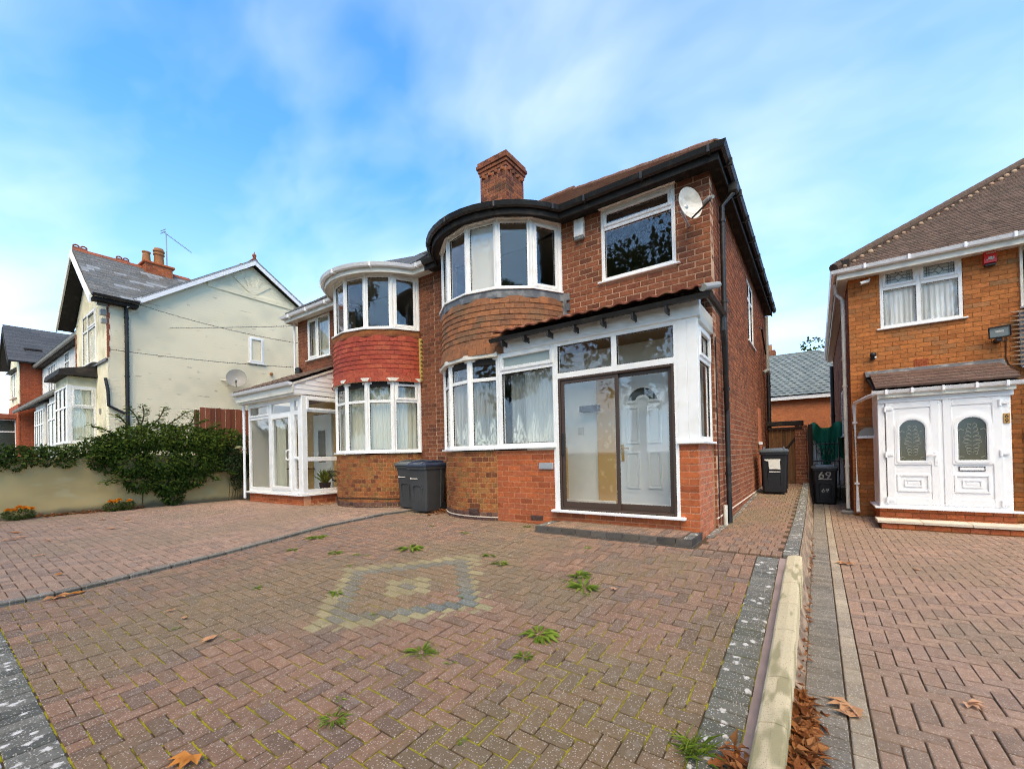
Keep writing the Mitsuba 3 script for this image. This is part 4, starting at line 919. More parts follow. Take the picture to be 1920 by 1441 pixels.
# step
st = key_of(A, 'porch_step'); fill(st, bx(-3.24, -1.172, 5.11, 5.66, -1.3, -1.06), MAT['mortar_old'])
sx0, sx1 = -3.25, -1.165
fr_ = [m for z in (0, 1) for m in wall_bricks(frame((0, 5.10, -1.172+z*.0866), (1, 0)), sx0, sx1, 0, .0866, L=.212, phase=.1*z, joint=.008)]
fr_ += [m for z in (0, 1) for m in wall_bricks(frame((sx1, 0, -1.172+z*.0866), (0, 1)), 5.10, 5.64, 0, .0866, L=.212, phase=.1*z, joint=.008)]
fr_ += [m for z in (0, 1) for m in wall_bricks(frame((sx0, 0, -1.172+z*.0866), (0, -1)), -5.64, -5.10, 0, .0866, L=.212, joint=.008)]
pieces(st, 'edge_brick', 'brick_blue', fr_, 'brick')
flat = lambda x, y: -0.996+0*np.asarray(x)
pieces(st, 'top_brick', 'paver_red', [block(flat, sx0+.14+(i+.5)*.1008, y, .1008, .20, True) for i in range(18) for y in (5.23, 5.43, 5.585)], 'paver')
pieces(st, 'corner_brick', 'paver_dark', [block(flat, x, y, .10, .2, True) for x in (sx1-.06, sx0+.07) for y in (5.21, 5.42)], 'paver')
put(st, 'mortar_bed', bx(sx0+.03, sx1-.03, 5.135, 5.66, -1.07, -1.006), MAT['joint_sand'])

# ---------------------------------------------------------------- porch of the left half
YB, XB0, XB1 = 5.25, -12.30, -9.61
MB = frame((0, YB, 0), (1, 0)); MBs = frame((XB1, 0, 0), (0, 1))
pb_ = put(B, 'porch_plinth', cat([bx(XB0, XB1-.02, YB+.03, YB+.2, -1.3, -.855), bx(XB1-.2, XB1-.03, YB+.2, 6.5, -1.3, -.855)]), MAT['mortar_new'])
pieces(pb_, 'brick', 'brick_new', wall_bricks(frame((0, YB+.024, 0), (1, 0)), XB0, XB1-.02, -1.12, -.855)+wall_bricks(frame((XB1-.024, 0, 0), (0, 1)), YB+.03, 6.2, -1.12, -.855), 'brick')
pf = key_of(B, 'porch_frame'); q = []
for a, b in ((-12.26, -12.20), (-11.17, -11.02), (-10.125, -9.955), (-9.79, -9.62)): q.append(bx(a, b, 0, .07, -.80, 1.45, .005))
for z0, z1 in ((-.80, -.70), (1.03, 1.13), (1.36, 1.45)): q.append(bx(-12.2, -9.7, .003, .068, z0, z1, .005))
q.append(bx(-10.0, -9.75, .003, .068, -.02, .06, .005))
q += [tr(m, MBs) for m in [bx(5.26, 5.38, 0, .07, -.80, 1.47, .005), bx(6.36, 6.44, 0, .07, -.80, 1.47, .005), bx(5.38, 6.36, .003, .068, -.80, -.71, .005), bx(5.38, 6.36, .003, .068, -.055, .045, .005), bx(5.38, 6.36, .003, .068, 1.10, 1.18, .005), bx(5.38, 6.36, .003, .068, 1.37, 1.47, .005)]]
fill(pf, cat([tr(m, MB) if i < 8 else m for i, m in enumerate(q)]), MAT['upvc'])
put(pf, 'opening_light', tr(cat(frame_bars(-12.2, -11.16, 1.10, 1.40, .05, -.02, .02)), MB), MAT['upvc'])
put(pf, 'opening_light', tr(cat(frame_bars(5.37, 6.37, 1.14, 1.42, .05, -.02, .02)), MBs), MAT['upvc'])
for a, b, c, d in ((-12.2, -11.17, -.7, 1.03), (-11.02, -10.125, -.7, 1.03), (-9.955, -9.79, -.7, -.02), (-9.955, -9.79, .06, 1.03), (-12.15, -11.21, 1.15, 1.35), (-11.02, -10.125, 1.13, 1.36), (-9.955, -9.79, 1.13, 1.36)):
    put(pf, 'pane', tr(quad((a, .03, c), (b, .03, c), (b, .03, d), (a, .03, d)), MB), MAT['glass'])
for a, b, c, d in ((5.38, 6.36, -.71, -.055), (5.38, 6.36, .045, 1.10), (5.42, 6.32, 1.19, 1.37)):
    put(pf, 'pane', tr(quad((a, .03, c), (b, .03, c), (b, .03, d), (a, .03, d)), MBs), MAT['glass'])
put(pf, 'door_leaf', tr(cat(frame_bars(-11.03, -10.115, -.74, 1.06, .07, -.02, .03, .005, .09)), MB), MAT['upvc'])
put(pf, 'handle', tr(cat([tube([(-10.16, -.03, -.02), (-10.21, -.06, .0), (-10.23, -.06, .1), (-10.21, -.06, .2), (-10.16, -.03, .22)], .018, 8)]), MB), MAT['upvc'])
put(pf, 'letter_plate', tr(bx(-9.96, -9.80, -.02, .0, .0, .04, .004), MB), MAT['upvc'])
put(pf, 'sill', cat([bx(XB0-.05, XB1+.04, YB-.06, YB+.05, -.855, -.81, .006), bx(XB1-.05, XB1+.05, YB+.06, 6.3, -.855, -.81, .006)]), MAT['upvc'])
pr2 = put(B, 'porch_roof', hull([(XB0-.15, 5.02, 1.72), (XB1+.02, 5.02, 1.72), (XB1+.02, 6.49, 2.36), (XB0-.15, 6.49, 2.36), (XB0-.15, 5.02, 1.67), (XB1+.02, 5.02, 1.67), (XB1+.02, 6.49, 2.30), (XB0-.15, 6.49, 2.30)]), MAT['upvc_cream'])
cs = math.hypot(1.47, .64)
pieces(pr2, 'roof_tile', 'tile_roof_brown', tiles((0, 4.99, 1.72), (1, 0, 0), (0, 1.47/cs, .64/cs), 6, lambda s: XB0-.15, lambda s: XB1+.03, .25, .265, length=.32, thick=.03, tilt=.03, stag=False), 'pantile', 300)
put(pr2, 'fascia', cat([bx(XB0-.12, XB1+.02, 5.03, 5.07, 1.50, 1.70), bx(XB0-.1, XB1, 5.07, YB+.02, 1.46, 1.50)]), MAT['upvc_cream'])
put(pr2, 'gutter', sweep([(XB0-.17, 5.03, 1.73), (XB1+.03, 5.03, 1.73)], GUT), MAT['white_gloss'])
gp = [(5.06, 1.49), (6.5, 1.49), (6.5, 2.28), (5.06, 1.69)]
put(pr2, 'clad_gable', poly_ext(gp, .03, mat4([0, 1, 0], [0, 0, 1], [1, 0, 0], (XB1-.04, 0, 0))), MAT['upvc_cream'])
for i in range(7):
    z0 = 1.495+i*.11; a = max(5.06, 5.06+(z0+.1-1.69)/.41*1.0) if z0+.1 > 1.69 else 5.06
    if a < 6.4: put(pr2, 'cladding_board', hull([(XB1-.01, a, z0), (XB1+.004, a, z0), (XB1-.01, 6.5, z0), (XB1+.004, 6.5, z0), (XB1-.01, a, z0+.106), (XB1-.01, 6.5, z0+.106)]), MAT['upvc'])
downpipe(B, [(-12.5, 5.08, 1.66), (-12.5, 5.08, 1.58), (-12.4, 5.2, 1.46), (-12.4, 5.2, -1.0)], .034, 'white_gloss', [(-12.4, 5.2, .3)])
put(B, 'porch_interior', cat([bx(-12.3, XB1-.1, 5.35, 6.49, -.92, -.83), bx(-12.25, -12.2, 5.33, 6.49, -.85, 1.5)]), MAT['room_pale'])
put(B, 'porch_interior', cat([bx(-12.25, -11.25, 6.46, 6.495, -.85, 1.5), bx(-10.3, XB1-.02, 6.46, 6.495, -.85, 1.5), bx(-11.25, -10.3, 6.46, 6.495, 1.2, 1.5)]), MAT['ochre'])
fd2 = put(B, 'front_door', bx(-11.2, -10.35, 6.44, 6.5, -.85, 1.17), MAT['upvc_door'])
put(fd2, 'door_window', bx(-10.95, -10.6, 6.425, 6.438, -.1, .75, .004), MAT['glass_dark']); put(fd2, 'door_window_trim', tr(cat(frame_bars(-10.99, -10.56, -.14, .79, .04, -.02, .0)), frame((0, 6.44, 0), (1, 0))), MAT['upvc_door'])
put(B, 'hall_shelf', bx(-12.0, -11.1, 6.1, 6.4, -.28, -.25), MAT['black_wood'])
downpipe(B, [(-12.06, 6.42, 3.9), (-12.06, 6.42, 2.5)], .03, 'white_gloss')
pl = thing('potted_plant', 'leafy house plant in a black pot inside the left glazed porch', 'plant')
put(pl, 'pot', revolve([(0, 0), (.10, 0), (.14, .24), (.125, .24), (.11, .2), (0, .2)], 16, (-9.95, 6.0, -.83)), MAT['bin_black'])

def leaf_mesh(P, D, N, L, W, fold=.25, tone=None, curl=.0):
    """many leaves: base P, direction D, normal N; each four triangles"""
    P, D, N = (np.asarray(a, float) for a in (P, D, N)); n = len(P)
    D = D/np.linalg.norm(D, axis=1, keepdims=True); B_ = np.cross(D, N); B_ /= np.linalg.norm(B_, axis=1, keepdims=True)+1e-9; N = np.cross(B_, D)
    L = np.broadcast_to(L, (n,))[:, None]; W = np.broadcast_to(W, (n,))[:, None]
    v = np.stack([P, P+D*L*.45+B_*W/2+N*W*fold, P+D*L*.5-N*L*curl*.3, P+D*L*.45-B_*W/2+N*W*fold, P+D*L-N*L*curl], 1)
    f = np.array([[0, 1, 2], [0, 2, 3], [1, 4, 2], [2, 4, 3]])
    tone = NP.random(n) if tone is None else tone
    return v.reshape(-1, 3), (f[None]+(np.arange(n)*5)[:, None, None]).reshape(-1, 3), np.repeat(np.stack([tone, NP.random(n)], 1), 5, 0)
def add_leaves(parent, name, lm, mat, **k):
    return put(parent, name, (lm[0], lm[1]), MAT[mat], uv=lm[2], **k)
def rand_dirs(n):
    d = NP.normal(size=(n, 3)); return d/np.linalg.norm(d, axis=1, keepdims=True)
def blob_leaves(blobs, n, L, W, up=.5, surf=.55):
    """leaves in ellipsoids (centre, radii), more of them near the skin, tone brighter upward and outward"""
    vol = np.array([np.prod(b[1])**.67 for b in blobs]); ks = NP.choice(len(blobs), n, p=vol/vol.sum())
    c = np.array([b[0] for b in blobs])[ks]; r = np.array([b[1] for b in blobs])[ks]
    u = rand_dirs(n); rad = NP.random(n)**(1/3)*(1-surf)+surf*(1-.25*NP.random(n)**2); rad = np.minimum(rad, 1.05)
    p = c+u*r*rad[:, None]
    d = u*.6+rand_dirs(n)*.8; d[:, 2] -= .25
    nn = u*.6+rand_dirs(n)*.5+[0, 0, up]
    tone = NP.random(n)
    return p, d, nn, L*(.7+.6*NP.random(n)), W*(.7+.6*NP.random(n)), tone
def stems(pts_list, r): return cat([tube(p, r, 6) for p in pts_list])
p = np.array([-9.95, 6.0, -.6])+NP.normal(size=(60, 3))*[.03, .03, .03]
add_leaves(pl, 'leaves', leaf_mesh(p, rand_dirs(60)*[.5, .5, .3]+[0, 0, .8], rand_dirs(60), .35, .05, curl=.3), 'leaf_weed')

# ---------------------------------------------------------------- curtains and small things on the pair
facet_curtain('net_curtain', 'white lace net curtain in the lower bay of the right half, left of the porch', CA, R, 0, 4, .16, 1.28, 'lace', .10)
curtain('net_curtain', 'green-lit lace net curtain in the porch side window under the frosted light', MP, -4.10, -3.28, .18, 1.30, .16, 'lace', .012)
facet_curtain('vertical_blind', 'pale vertical blind across the lower bay window of the left half', CB, R, 0, 6, .15, 1.56, 'cloth', .16, .09, .014)
facet_curtain('roller_blind', 'pale blind behind the fourth pane of the upper brown-tiled bay', CA, R, 3, 4, 2.8, 3.86, 'blind', .07, .3, .003)
facet_curtain('roller_blind', 'half-drawn pale blind in the far right pane of the upper brown-tiled bay', CA, R, 5, 5.55, 2.8, 3.86, 'blind', .07, .3, .003)
facet_curtain('curtain', 'pale curtain at the right pane of the upper red-tiled bay', CB, R, 5.1, 6, 2.8, 3.86, 'blind', .10, .1, .012)
curtain('curtain', 'drawn pale green curtains in the small upper window left of the red-tiled bay', MF, WB[0]+.05, WB[1]-.05, 2.78, 3.84, .14, 'cloth', .02)
curtain('hall_curtain', 'pale full-length curtain just inside the sliding door of the left porch', MB, -11.0, -10.6, -.7, 1.02, .12, 'cloth', .02)
def dish(name, label, C, aim, rx, rz, mat, wall_pt, lnb=.42):
    k = thing(name, label, 'satellite dish'); aim = np.array(aim, float); aim /= np.linalg.norm(aim)
    side = np.cross(aim, [0, 0, 1]); side /= np.linalg.norm(side); up = np.cross(side, aim)
    rings = []
    for s in (0, .25, .5, .75, .93, 1.0):
        th = np.linspace(0, 2*np.pi, 28, endpoint=False)
        rings.append(np.array(C)+side*rx*s*np.cos(th)[:, None]+up*rz*s*np.sin(th)[:, None]+aim*(.09*s*s))
    back = [r-aim*.008 for r in rings[::-1]]
    put(k, 'reflector', loft(rings+back), MAT[mat], smooth=40)
    tip = np.array(C)+aim*lnb-up*rz*.75
    put(k, 'feed_arm', tube([np.array(C)-up*rz*.98+aim*.08, tip-up*.03], .012, 8), MAT['black_plastic'])
    put(k, 'feed_head', cat([tube([tip-aim*.0, tip-aim*.10], .032, 12), tube([tip, tip+aim*.05-up*.02], .022, 10)]), MAT['dish_grey'])
    put(k, 'wall_bracket', cat([tube([np.array(C)-aim*.01, np.array(C)-aim*.10, np.array(wall_pt)], .02, 8), ball(np.array(C)-aim*.03, .05, 1)]), MAT['steel'])
    return k
dish('satellite_dish', 'white oval satellite dish on the upper brick corner right of the window', (-1.385, 6.20, 3.335), (.80, -.60, .10), .19, .225, 'dish', (-1.42, 6.49, 3.2))
al = thing('alarm_box', 'white alarm box under the eaves between bay and upper window', 'alarm box')
put(al, 'cover', hull([(x, y, z) for x in (-3.21, -3.04) for y, z in ((6.49, 3.55), (6.49, 3.87), (6.43, 3.58), (6.44, 3.86))]), MAT['upvc'])
put(al, 'lens', bx(-3.205, -3.045, 6.425, 6.49, 3.515, 3.555, .008), MAT['lead'])
fl2 = thing('wall_light', 'dark floodlight low on the brick left of the red-tiled bay', 'wall light')
put(fl2, 'lamp', hull([(-11.95, 6.36, 2.40), (-11.72, 6.36, 2.40), (-11.95, 6.36, 2.56), (-11.72, 6.36, 2.56), (-11.9, 6.44, 2.42), (-11.77, 6.44, 2.42), (-11.9, 6.44, 2.54), (-11.77, 6.44, 2.54)]), MAT['black_plastic'])
put(fl2, 'bracket', bx(-11.87, -11.80, 6.42, 6.495, 2.44, 2.52), MAT['black_plastic'])
wp = thing('wire_planter', 'empty black wire wall planter on the left bay brickwork', 'planter')
Mw = arc_frame(CB, R+.005, math.radians(-32)); bars = []
for z, w, o in ((-.30, .33, .17), (-.40, .30, .14), (-.50, .24, .08)): bars.append(tube([(-w, 0, z), (-w*.92, -o, z), (0, -o-.02, z), (w*.92, -o, z), (w, 0, z)], .009, 6))
for i in range(9):
    s = -1+i/4; bars.append(tube([(s*.31, -.17, -.30), (s*.23, -.08, -.50), (s*.2, -.01, -.54)], .006, 5))
put(wp, 'wire_basket', tr(cat(bars+[bx(-.34, .34, -.008, .0, -.315, -.285)]), Mw), MAT['black_wood'])
cb_ = thing('wall_cable', 'dark cable clipped along the base of the left bay', 'cable')
fill(cb_, tube([(CB[0]+(R+.012)*math.sin(t), CB[1]-(R+.012)*math.cos(t), -.87+.012*math.sin(t*5)) for t in np.linspace(-1.1, 1.2, 30)], .010, 6), MAT['black_wood'])
cb2 = thing('wall_cable', 'thin white cable hanging down the wall beside the right bay', 'cable')
fill(cb2, tube([(-6.115+.012*math.sin(z*7), 6.47, z) for z in np.linspace(-.9, 1.9, 24)], .006, 5), MAT['upvc'])
def wire(label, a, b, sag, r=.008):
    k = thing('overhead_cable', label, 'cable'); a, b = np.array(a), np.array(b)
    fill(k, tube([a+(b-a)*t-np.array([0, 0, sag*4*t*(1-t)]) for t in np.linspace(0, 1, 24)], r, 5), MAT['black_plastic'])

# ---------------------------------------------------------------- wheelie bins
def wheelie_bin(label, x, y, z, rot, s, lid, body='bin', group=None, deco=None):
    k = thing('wheelie_bin', label, 'wheelie bin', group)
    M = np.eye(4); c, q = math.cos(rot), math.sin(rot); M[:3, :3] = np.array([[c, -q, 0], [q, c, 0], [0, 0, 1]])*s; M[:3, 3] = x, y, z
    def rr(w, d, r, zz, oy=0): p = rrect(w, d, r); return np.column_stack([p[:, 0], p[:, 1]+oy, np.full(len(p), zz)])
    put(k, 'body', loft([rr(.43, .46, .05, .03, -.02), rr(.46, .50, .05, .06, -.02), rr(.50, .56, .05, .55), rr(.535, .62, .05, .90), rr(.575, .68, .04, .905), rr(.575, .68, .04, .965)]), MAT[body], smooth=35, M=M)
    put(k, 'lid', loft([rr(.60, .72, .05, .965), rr(.60, .72, .05, .995), rr(.56, .66, .05, 1.02), rr(.42, .50, .05, 1.045), rr(.2, .3, .05, 1.05)]), MAT[lid], smooth=35, M=M)
    put(k, 'lid_rib', cat([tube([(sx*.2, -.34, 1.0), (sx*.2, -.24, 1.045), (sx*.19, 0, 1.07), (sx*.2, .26, 1.05)], .022, 8) for sx in (-1, 1)]), MAT[lid], smooth=True, M=M)
    put(k, 'handle', cat([tube([(-.24, .36, .97), (-.24, .43, .985), (.24, .43, .985), (.24, .36, .97)], .018, 8)]), MAT[body], M=M)
    put(k, 'front_moulding', cat([tube([(-.12, -.262, .12), (-.13, -.287, .50), (-.10, -.292, .565), (.10, -.292, .565), (.13, -.287, .50), (.12, -.262, .12)], .010, 6)]), MAT[body], smooth=True, M=M)
    for sx in (-1, 1): put(k, 'side_rib', tube([(sx*.252, .12, .1), (sx*.272, .13, .9)], .014, 6), MAT[body], M=M)
    for sx in (-1, 1): put(k, 'wheel', tube([(sx*.19, .23, .10), (sx*.24, .23, .10)], .10, 18), MAT['gasket'], M=M)
    put(k, 'axle', tube([(-.2, .23, .10), (.2, .23, .10)], .012, 6), MAT['steel'], M=M)
    if deco: deco(k, M)
    return k
def emblem(k, M):
    put(k, 'printed_emblem', cat([bx(-.165+i*.021, -.152+i*.021, -.3095, -.300, .70, .718) for i in range(9)]+[ball((-.185, -.303, .708), .018, 1)]), MAT['paper'], M=M)
def txt(s, h, M, depth=.003, bold=True):
    m = meshkit.text_mesh(s, h, depth, bold); v = np.array(m.vertices); v[:, 0] -= (v[:, 0].max()+v[:, 0].min())/2
    return tr((v, np.array(m.faces)), M@mat4([1, 0, 0], [0, 0, 1], [0, -1, 0], (0, 0, 0)))
def paper(k, M):
    pts = [(-.10, .57), (-.11, .75), (-.19, .775), (-.19, .80), (.13, .80), (.115, .75), (.12, .56), (.02, .575)]
    put(k, 'torn_label', poly_ext(pts, .004, XZ), MAT['paper'], M=M@mat4([1, 0, 0], [0, 1, -.0], [0, -.06, 1], (0, -.275, 0)))
    put(k, 'label_strip', bx(-.10, .12, -.302, -.298, .50, .52), MAT['paper'], M=M)
def n69(k, M):
    put(k, 'house_number', txt('69', .17, M@mat4([1, 0, 0], [0, 1, 0], [0, -.086, 1], (0, -.2965, .70))), MAT['sticker'])
    put(k, 'painted_number', txt('69', .10, M@mat4([1, 0, .1], [0, 1, 0], [0, -.02, 1], (.0, -.279, .33)), bold=False), MAT['paper'])
    put(k, 'number_backing', bx(-.14, .14, -.2965, -.290, .665, .69), MAT['sticker'], M=M)
wheelie_bin('dark grey wheelie bin with a blue lid in front of the brick recess', -6.22, 5.90, -1.075, 0, .92, 'bin_blue', deco=emblem)
wheelie_bin('dark grey bin with a grey lid behind the blue-lidded bin', -6.79, 6.09, -1.06, 0, .92, 'bin_lid', deco=emblem)
wheelie_bin('black wheelie bin with a torn white paper label in the side passage', -.77, 11.0, -.965, .05, .93, 'bin_lid', 'bin_black', deco=paper)
wheelie_bin('black bin numbered 69 in front of the metal side gate', .135, 13.3, -1.40, .02, .93, 'bin_lid', 'bin_black', deco=n69)

# ---------------------------------------------------------------- the orange brick house on the right
Cn = thing('brick_house', 'orange brick house with white double doors under a dark tiled canopy', 'house')
YC, XC = 11.4, .60; MC = frame((0, YC, 0), (1, 0)); MCs = frame((XC, 0, 0), (0, -1)); CC = (4.32, 11.80)
WC = (1.10, 2.275, 2.37, 3.545); VENT = (1.58, 1.79, 1.52, 1.68)
fc = put(Cn, 'front_wall', wall_shell(MC, XC, 8.5, -1.6, 3.56, [WC, (3.03, 5.61, -2, 3.6), (1.0, 2.6, -1.2, .9)]), MAT['mortar_orange'])
pieces(fc, 'brick', 'brick_orange', wall_bricks(MC, XC-.003, 3.03, -1.42, 3.56, [(WC[0], WC[1], WC[2]-.03, WC[3]), VENT, (.95, 2.62, -1.5, 1.42)], joint=.008), 'brick', 300)
sc_ = put(Cn, 'side_wall', wall_shell(MCs, -21.5, -YC-.008, -1.6, 3.56, y0=.004), MAT['mortar_orange'])
pieces(sc_, 'brick', 'brick_old', wall_bricks(MCs, -21.5, -YC-.1, -1.5, 3.5, joint=.009), 'brick', 300)
put(Cn, 'back_wall', bx(XC, 8.5, 21.28, 21.5, -1.6, 3.5), MAT['brick_far_orange']); put(Cn, 'interior', cat([bx(.85, 8.4, 11.65, 21.2, 3.5, 3.54), bx(.85, 8.4, 11.65, 21.2, 1.0, 1.2), bx(.85, 8.4, 14.4, 14.5, -1.5, 3.5)]), MAT['room'])
put(fc, 'air_brick', cat([tr(bx(1.58, 1.79, -.004, .04, 1.52, 1.68), MC)]+[tr(bx(1.59+i*.034, 1.60+i*.034, -.014, -.004, 1.525, 1.675), MC) for i in range(6)]+[tr(bx(1.585, 1.785, -.012, -.004, 1.53+i*.045, 1.538+i*.045), MC) for i in range(4)]), MAT['brick_new'])
wc = window(Cn, MC, *WC, cols=[1.675], rows=[3.165], sash=[(0, 1), (1, 1)], y0=0, y1=.08, mull=.07, glassmap={(0, 1): 'glass_obscure', (1, 1): 'glass_obscure'})
came = []
for a, b in ((1.205, 1.585), (1.77, 2.17)):
    z0, z1 = 3.262, 3.43; cxx, cz = (a+b)/2, (z0+z1)/2
    for xx in (a+.03, a+.065, b-.03, b-.065): came.append(bx(xx-.004, xx+.004, .014, .029, z0, z1))
    for zz in (cz-.03, cz+.03): came += [bx(a, cxx-.055, .014, .029, zz-.004, zz+.004), bx(cxx+.055, b, .014, .029, zz-.004, zz+.004)]
    for q in ((-.06, 0, 0, .07), (0, .07, .06, 0), (.06, 0, 0, -.07), (0, -.07, -.06, 0)): came.append(tube([(cxx+q[0], .02, cz+q[1]), (cxx+q[2], .02, cz+q[3])], .005, 5))
    came += [bx(cxx-.004, cxx+.004, .014, .029, z0, cz-.065), bx(cxx-.004, cxx+.004, .014, .029, cz+.065, z1)]
put(wc, 'leaded_light', tr(cat(came), MC), MAT['lead'])
curtain('net_curtain', 'gathered white net curtain in the left pane of the orange house window', MC, 1.14, 1.66, 2.40, 3.14, .075, 'net', .016)
curtain('net_curtain', 'gathered white net curtain in the right pane of the orange house window', MC, 1.70, 2.24, 2.40, 3.14, .075, 'net', .016)
# its bay at the edge of the frame
for z0, z1, m in ((-1.6, .2, 'brick_far_orange'), (1.33, 2.36, 'mortar_orange')):
    put(Cn, 'bay_wall', arc_wall(CC, R, math.radians(-73), math.radians(73), z0, z1), MAT[m])
tm = []
for r in range(10):
    t = math.radians(-73)-(.06 if r % 2 else 0)
    while t < math.radians(40):
        a, b = max(t, math.radians(-73)), t+.165/R; t += .165/R
        Bx = np.eye(4); Bx[:3, 0] = [(b-a)*R-.003, 0, 0]; Bx[:3, 1] = [0, .013, -.002]; Bx[:3, 2] = [0, .017, .125]; Bx[:3, 3] = [0, -.02, 1.38+r*.1+.06]; tm.append(arc_frame(CC, R, (a+b)/2)@Bx)
pieces(Cn, 'hung_tile', 'tile_brown_flat', tm, 'box', 300)
bay_window(Cn, CC, R, range(0, 3), 2.40, 3.5, rows=[]); bay_window(Cn, CC, R, range(0, 3), .24, 1.32, rows=[])
for z in (2.37, .21, 1.33): put(Cn, 'bay_sill', sweep(bay_path(CC, R, 0, 4, z), rectprof(-.1, .07, 0, .03)), MAT['upvc'])
tz = []
for i in range(13):
    z = 1.36+i*.077; tz.append(hull([(3.06, 11.30, z), (3.06, 11.30, z+.055), (2.83+.03*(i % 2), 11.36, z+.045), (3.06, 11.395, z), (3.06, 11.395, z+.055)]))
put(Cn, 'stepped_flashing', cat(tz), MAT['mortar_pale']); put(Cn, 'flashing_strip', cat([bx(2.95, 3.04, 11.33, 11.398, 1.35, 2.33)]), MAT['lead'])
put(Cn, 'bay_flashing', bx(2.985, 3.02, 11.36, 11.40, 2.40, 3.5), MAT['upvc_cream'])
# roof and eaves
qC = [(.36, 21.7, 3.60), (.36, 11.05, 3.60), (9.0, 11.05, 3.60)]
put(Cn, 'gutter', sweep(qC, [(-.05+a, b) for a, b in GUT]), MAT['white_gloss']); put(Cn, 'fascia', sweep(qC, rectprof(-.08, -.052, -.17, .01)), MAT['upvc_cream']); put(Cn, 'soffit', sweep(qC, rectprof(-.6, -.081, -.13, -.11)), MAT['upvc_cream'])
put(Cn, 'gutter_bracket', cat([bx(x-.02, x+.02, 10.97, 11.02, 3.525, 3.625, .005) for x in (.85, 1.5, 2.25, 2.85)]), MAT['white_gloss'])
SC = .74; yr = 16.0; zr = 3.62+SC*(yr-11.05)
V = np.array([(.36, 11.05, 3.62), (9, 11.05, 3.62), (9, yr, zr), (5.31, yr, zr), (.36, 21.7, 3.62)]); V2 = np.vstack([V, V-[0, 0, .05]])
rc = put(Cn, 'roof', (V2, np.array([[0, 1, 2], [0, 2, 3], [0, 3, 4], [5, 7, 6], [5, 8, 7], [5, 9, 8], [0, 5, 6], [0, 6, 1]])), MAT['tile_roof_brown'])
cs = 1/math.hypot(1, SC); S = np.array([0, cs, SC*cs])
pieces(rc, 'roof_tile', 'tile_roof_brown', tiles((0, 11.02, 3.60), (1, 0, 0), S, 62, lambda s: .36+s*cs, lambda s: 6.2, .165, .10), 'box', 300, 'small_roof_tiles')
ht = []
for k in range(34):
    t = k*.16; o = np.array([.36+t, 11.05+t, 3.62+SC*t+.05]); d = np.array([1, 1, SC]); d /= np.linalg.norm(d)
    put(rc, 'hip_tile', tube([o, o+d*.28+[0, 0, .012]], .095, 10), MAT['tile_roof_brown'])
put(rc, 'hip_mortar', cat([ball((.50+t+rng.uniform(-.02, .02), 11.02+t, 3.63+SC*t+.01), rng.uniform(.03, .05), 1) for t in np.arange(.05, 5.4, .15)]), MAT['mortar_pale'], kind='stuff', label='lumps of pale mortar along the hip')
put(rc, 'hip_end', hull([(.40+a*.22, 11.06+b*.2, 3.66+c*.15) for a in (0, 1) for b in (0, 1) for c in (0, 1)]), MAT['black_wood'])
downpipe(Cn, [(.40, 11.62, 3.5), (.40, 11.62, 3.3), (.515, 11.62, 3.15), (.515, 11.62, -1.30)], .036, 'upvc_cream', [(.515, 11.62, z) for z in (1.3, -.4)])
put(Cn, 'pipe_shoe', bx(.40, .68, 11.5, 11.72, -1.40, -1.35, .01), MAT['concrete'])
downpipe(Cn, [(.44, 17.2, 2.6), (.44, 17.2, -1.2)], .055, 'black_plastic', [(.44, 17.2, 1.0)])
for z0, z1, ya, yb in ((2.2, 3.3, 12.6, 13.6), (.3, 1.5, 14.2, 15.0)): window(Cn, MCs, -yb, -ya, z0, z1, sill=.04, y0=-.02, y1=.02)
# its porch: white double doors
YD = 10.55; MDc = frame((0, YD, 0), (1, 0))
pc = put(Cn, 'porch_plinth', cat([bx(.93, 2.66, YD+.02, YD+.15, -1.6, -1.145), bx(.93, 1.05, YD+.15, YC, -1.6, -1.145)]), MAT['mortar_orange'])
pieces(pc, 'brick', 'brick_new', wall_bricks(frame((0, YD+.014, 0), (1, 0)), .93, 2.66, -1.50, -1.145)+wall_bricks(frame((.924, 0, 0), (0, -1)), -YC, -YD-.02, -1.5, -1.145), 'brick')
pd = key_of(Cn, 'porch_frame')
fill(pd, tr(cat(frame_bars(.94, 2.622, -1.13, .87, .10, 0, .08)+[bx(1.76, 1.815, -.004, .08, -1.03, .77, .004), bx(.94, .99, .08, .80, -1.13, .87), bx(.94, 2.65, -.04, .0, .80, .90, .005)]), MDc), MAT['white_gloss'])
MPs = frame((.965, 0, 0), (0, -1))
put(pd, 'side_frame', tr(cat(frame_bars(-YC, -YD-.06, -1.13, .87, .07, -.03, .03)+[bx(-YC+.07, -YD-.12, -.02, .02, -.25, -.18)]), MPs), MAT['white_gloss'])
put(pd, 'side_pane', tr(quad((-YC+.07, 0, -.18), (-YD-.13, 0, -.18), (-YD-.13, 0, .80), (-YC+.07, 0, .80)), MPs), MAT['glass_frost'])
put(pd, 'side_panel', tr(bx(-YC+.07, -YD-.13, -.005, .005, -1.06, -.25), MPs), MAT['white_gloss'])
arch = lambda x0, x1, z0, z1: sbox(x0, z0, x1, z1-(x1-x0)/2).union(Point((x0+x1)/2, z1-(x1-x0)/2).buffer((x1-x0)/2, 24))
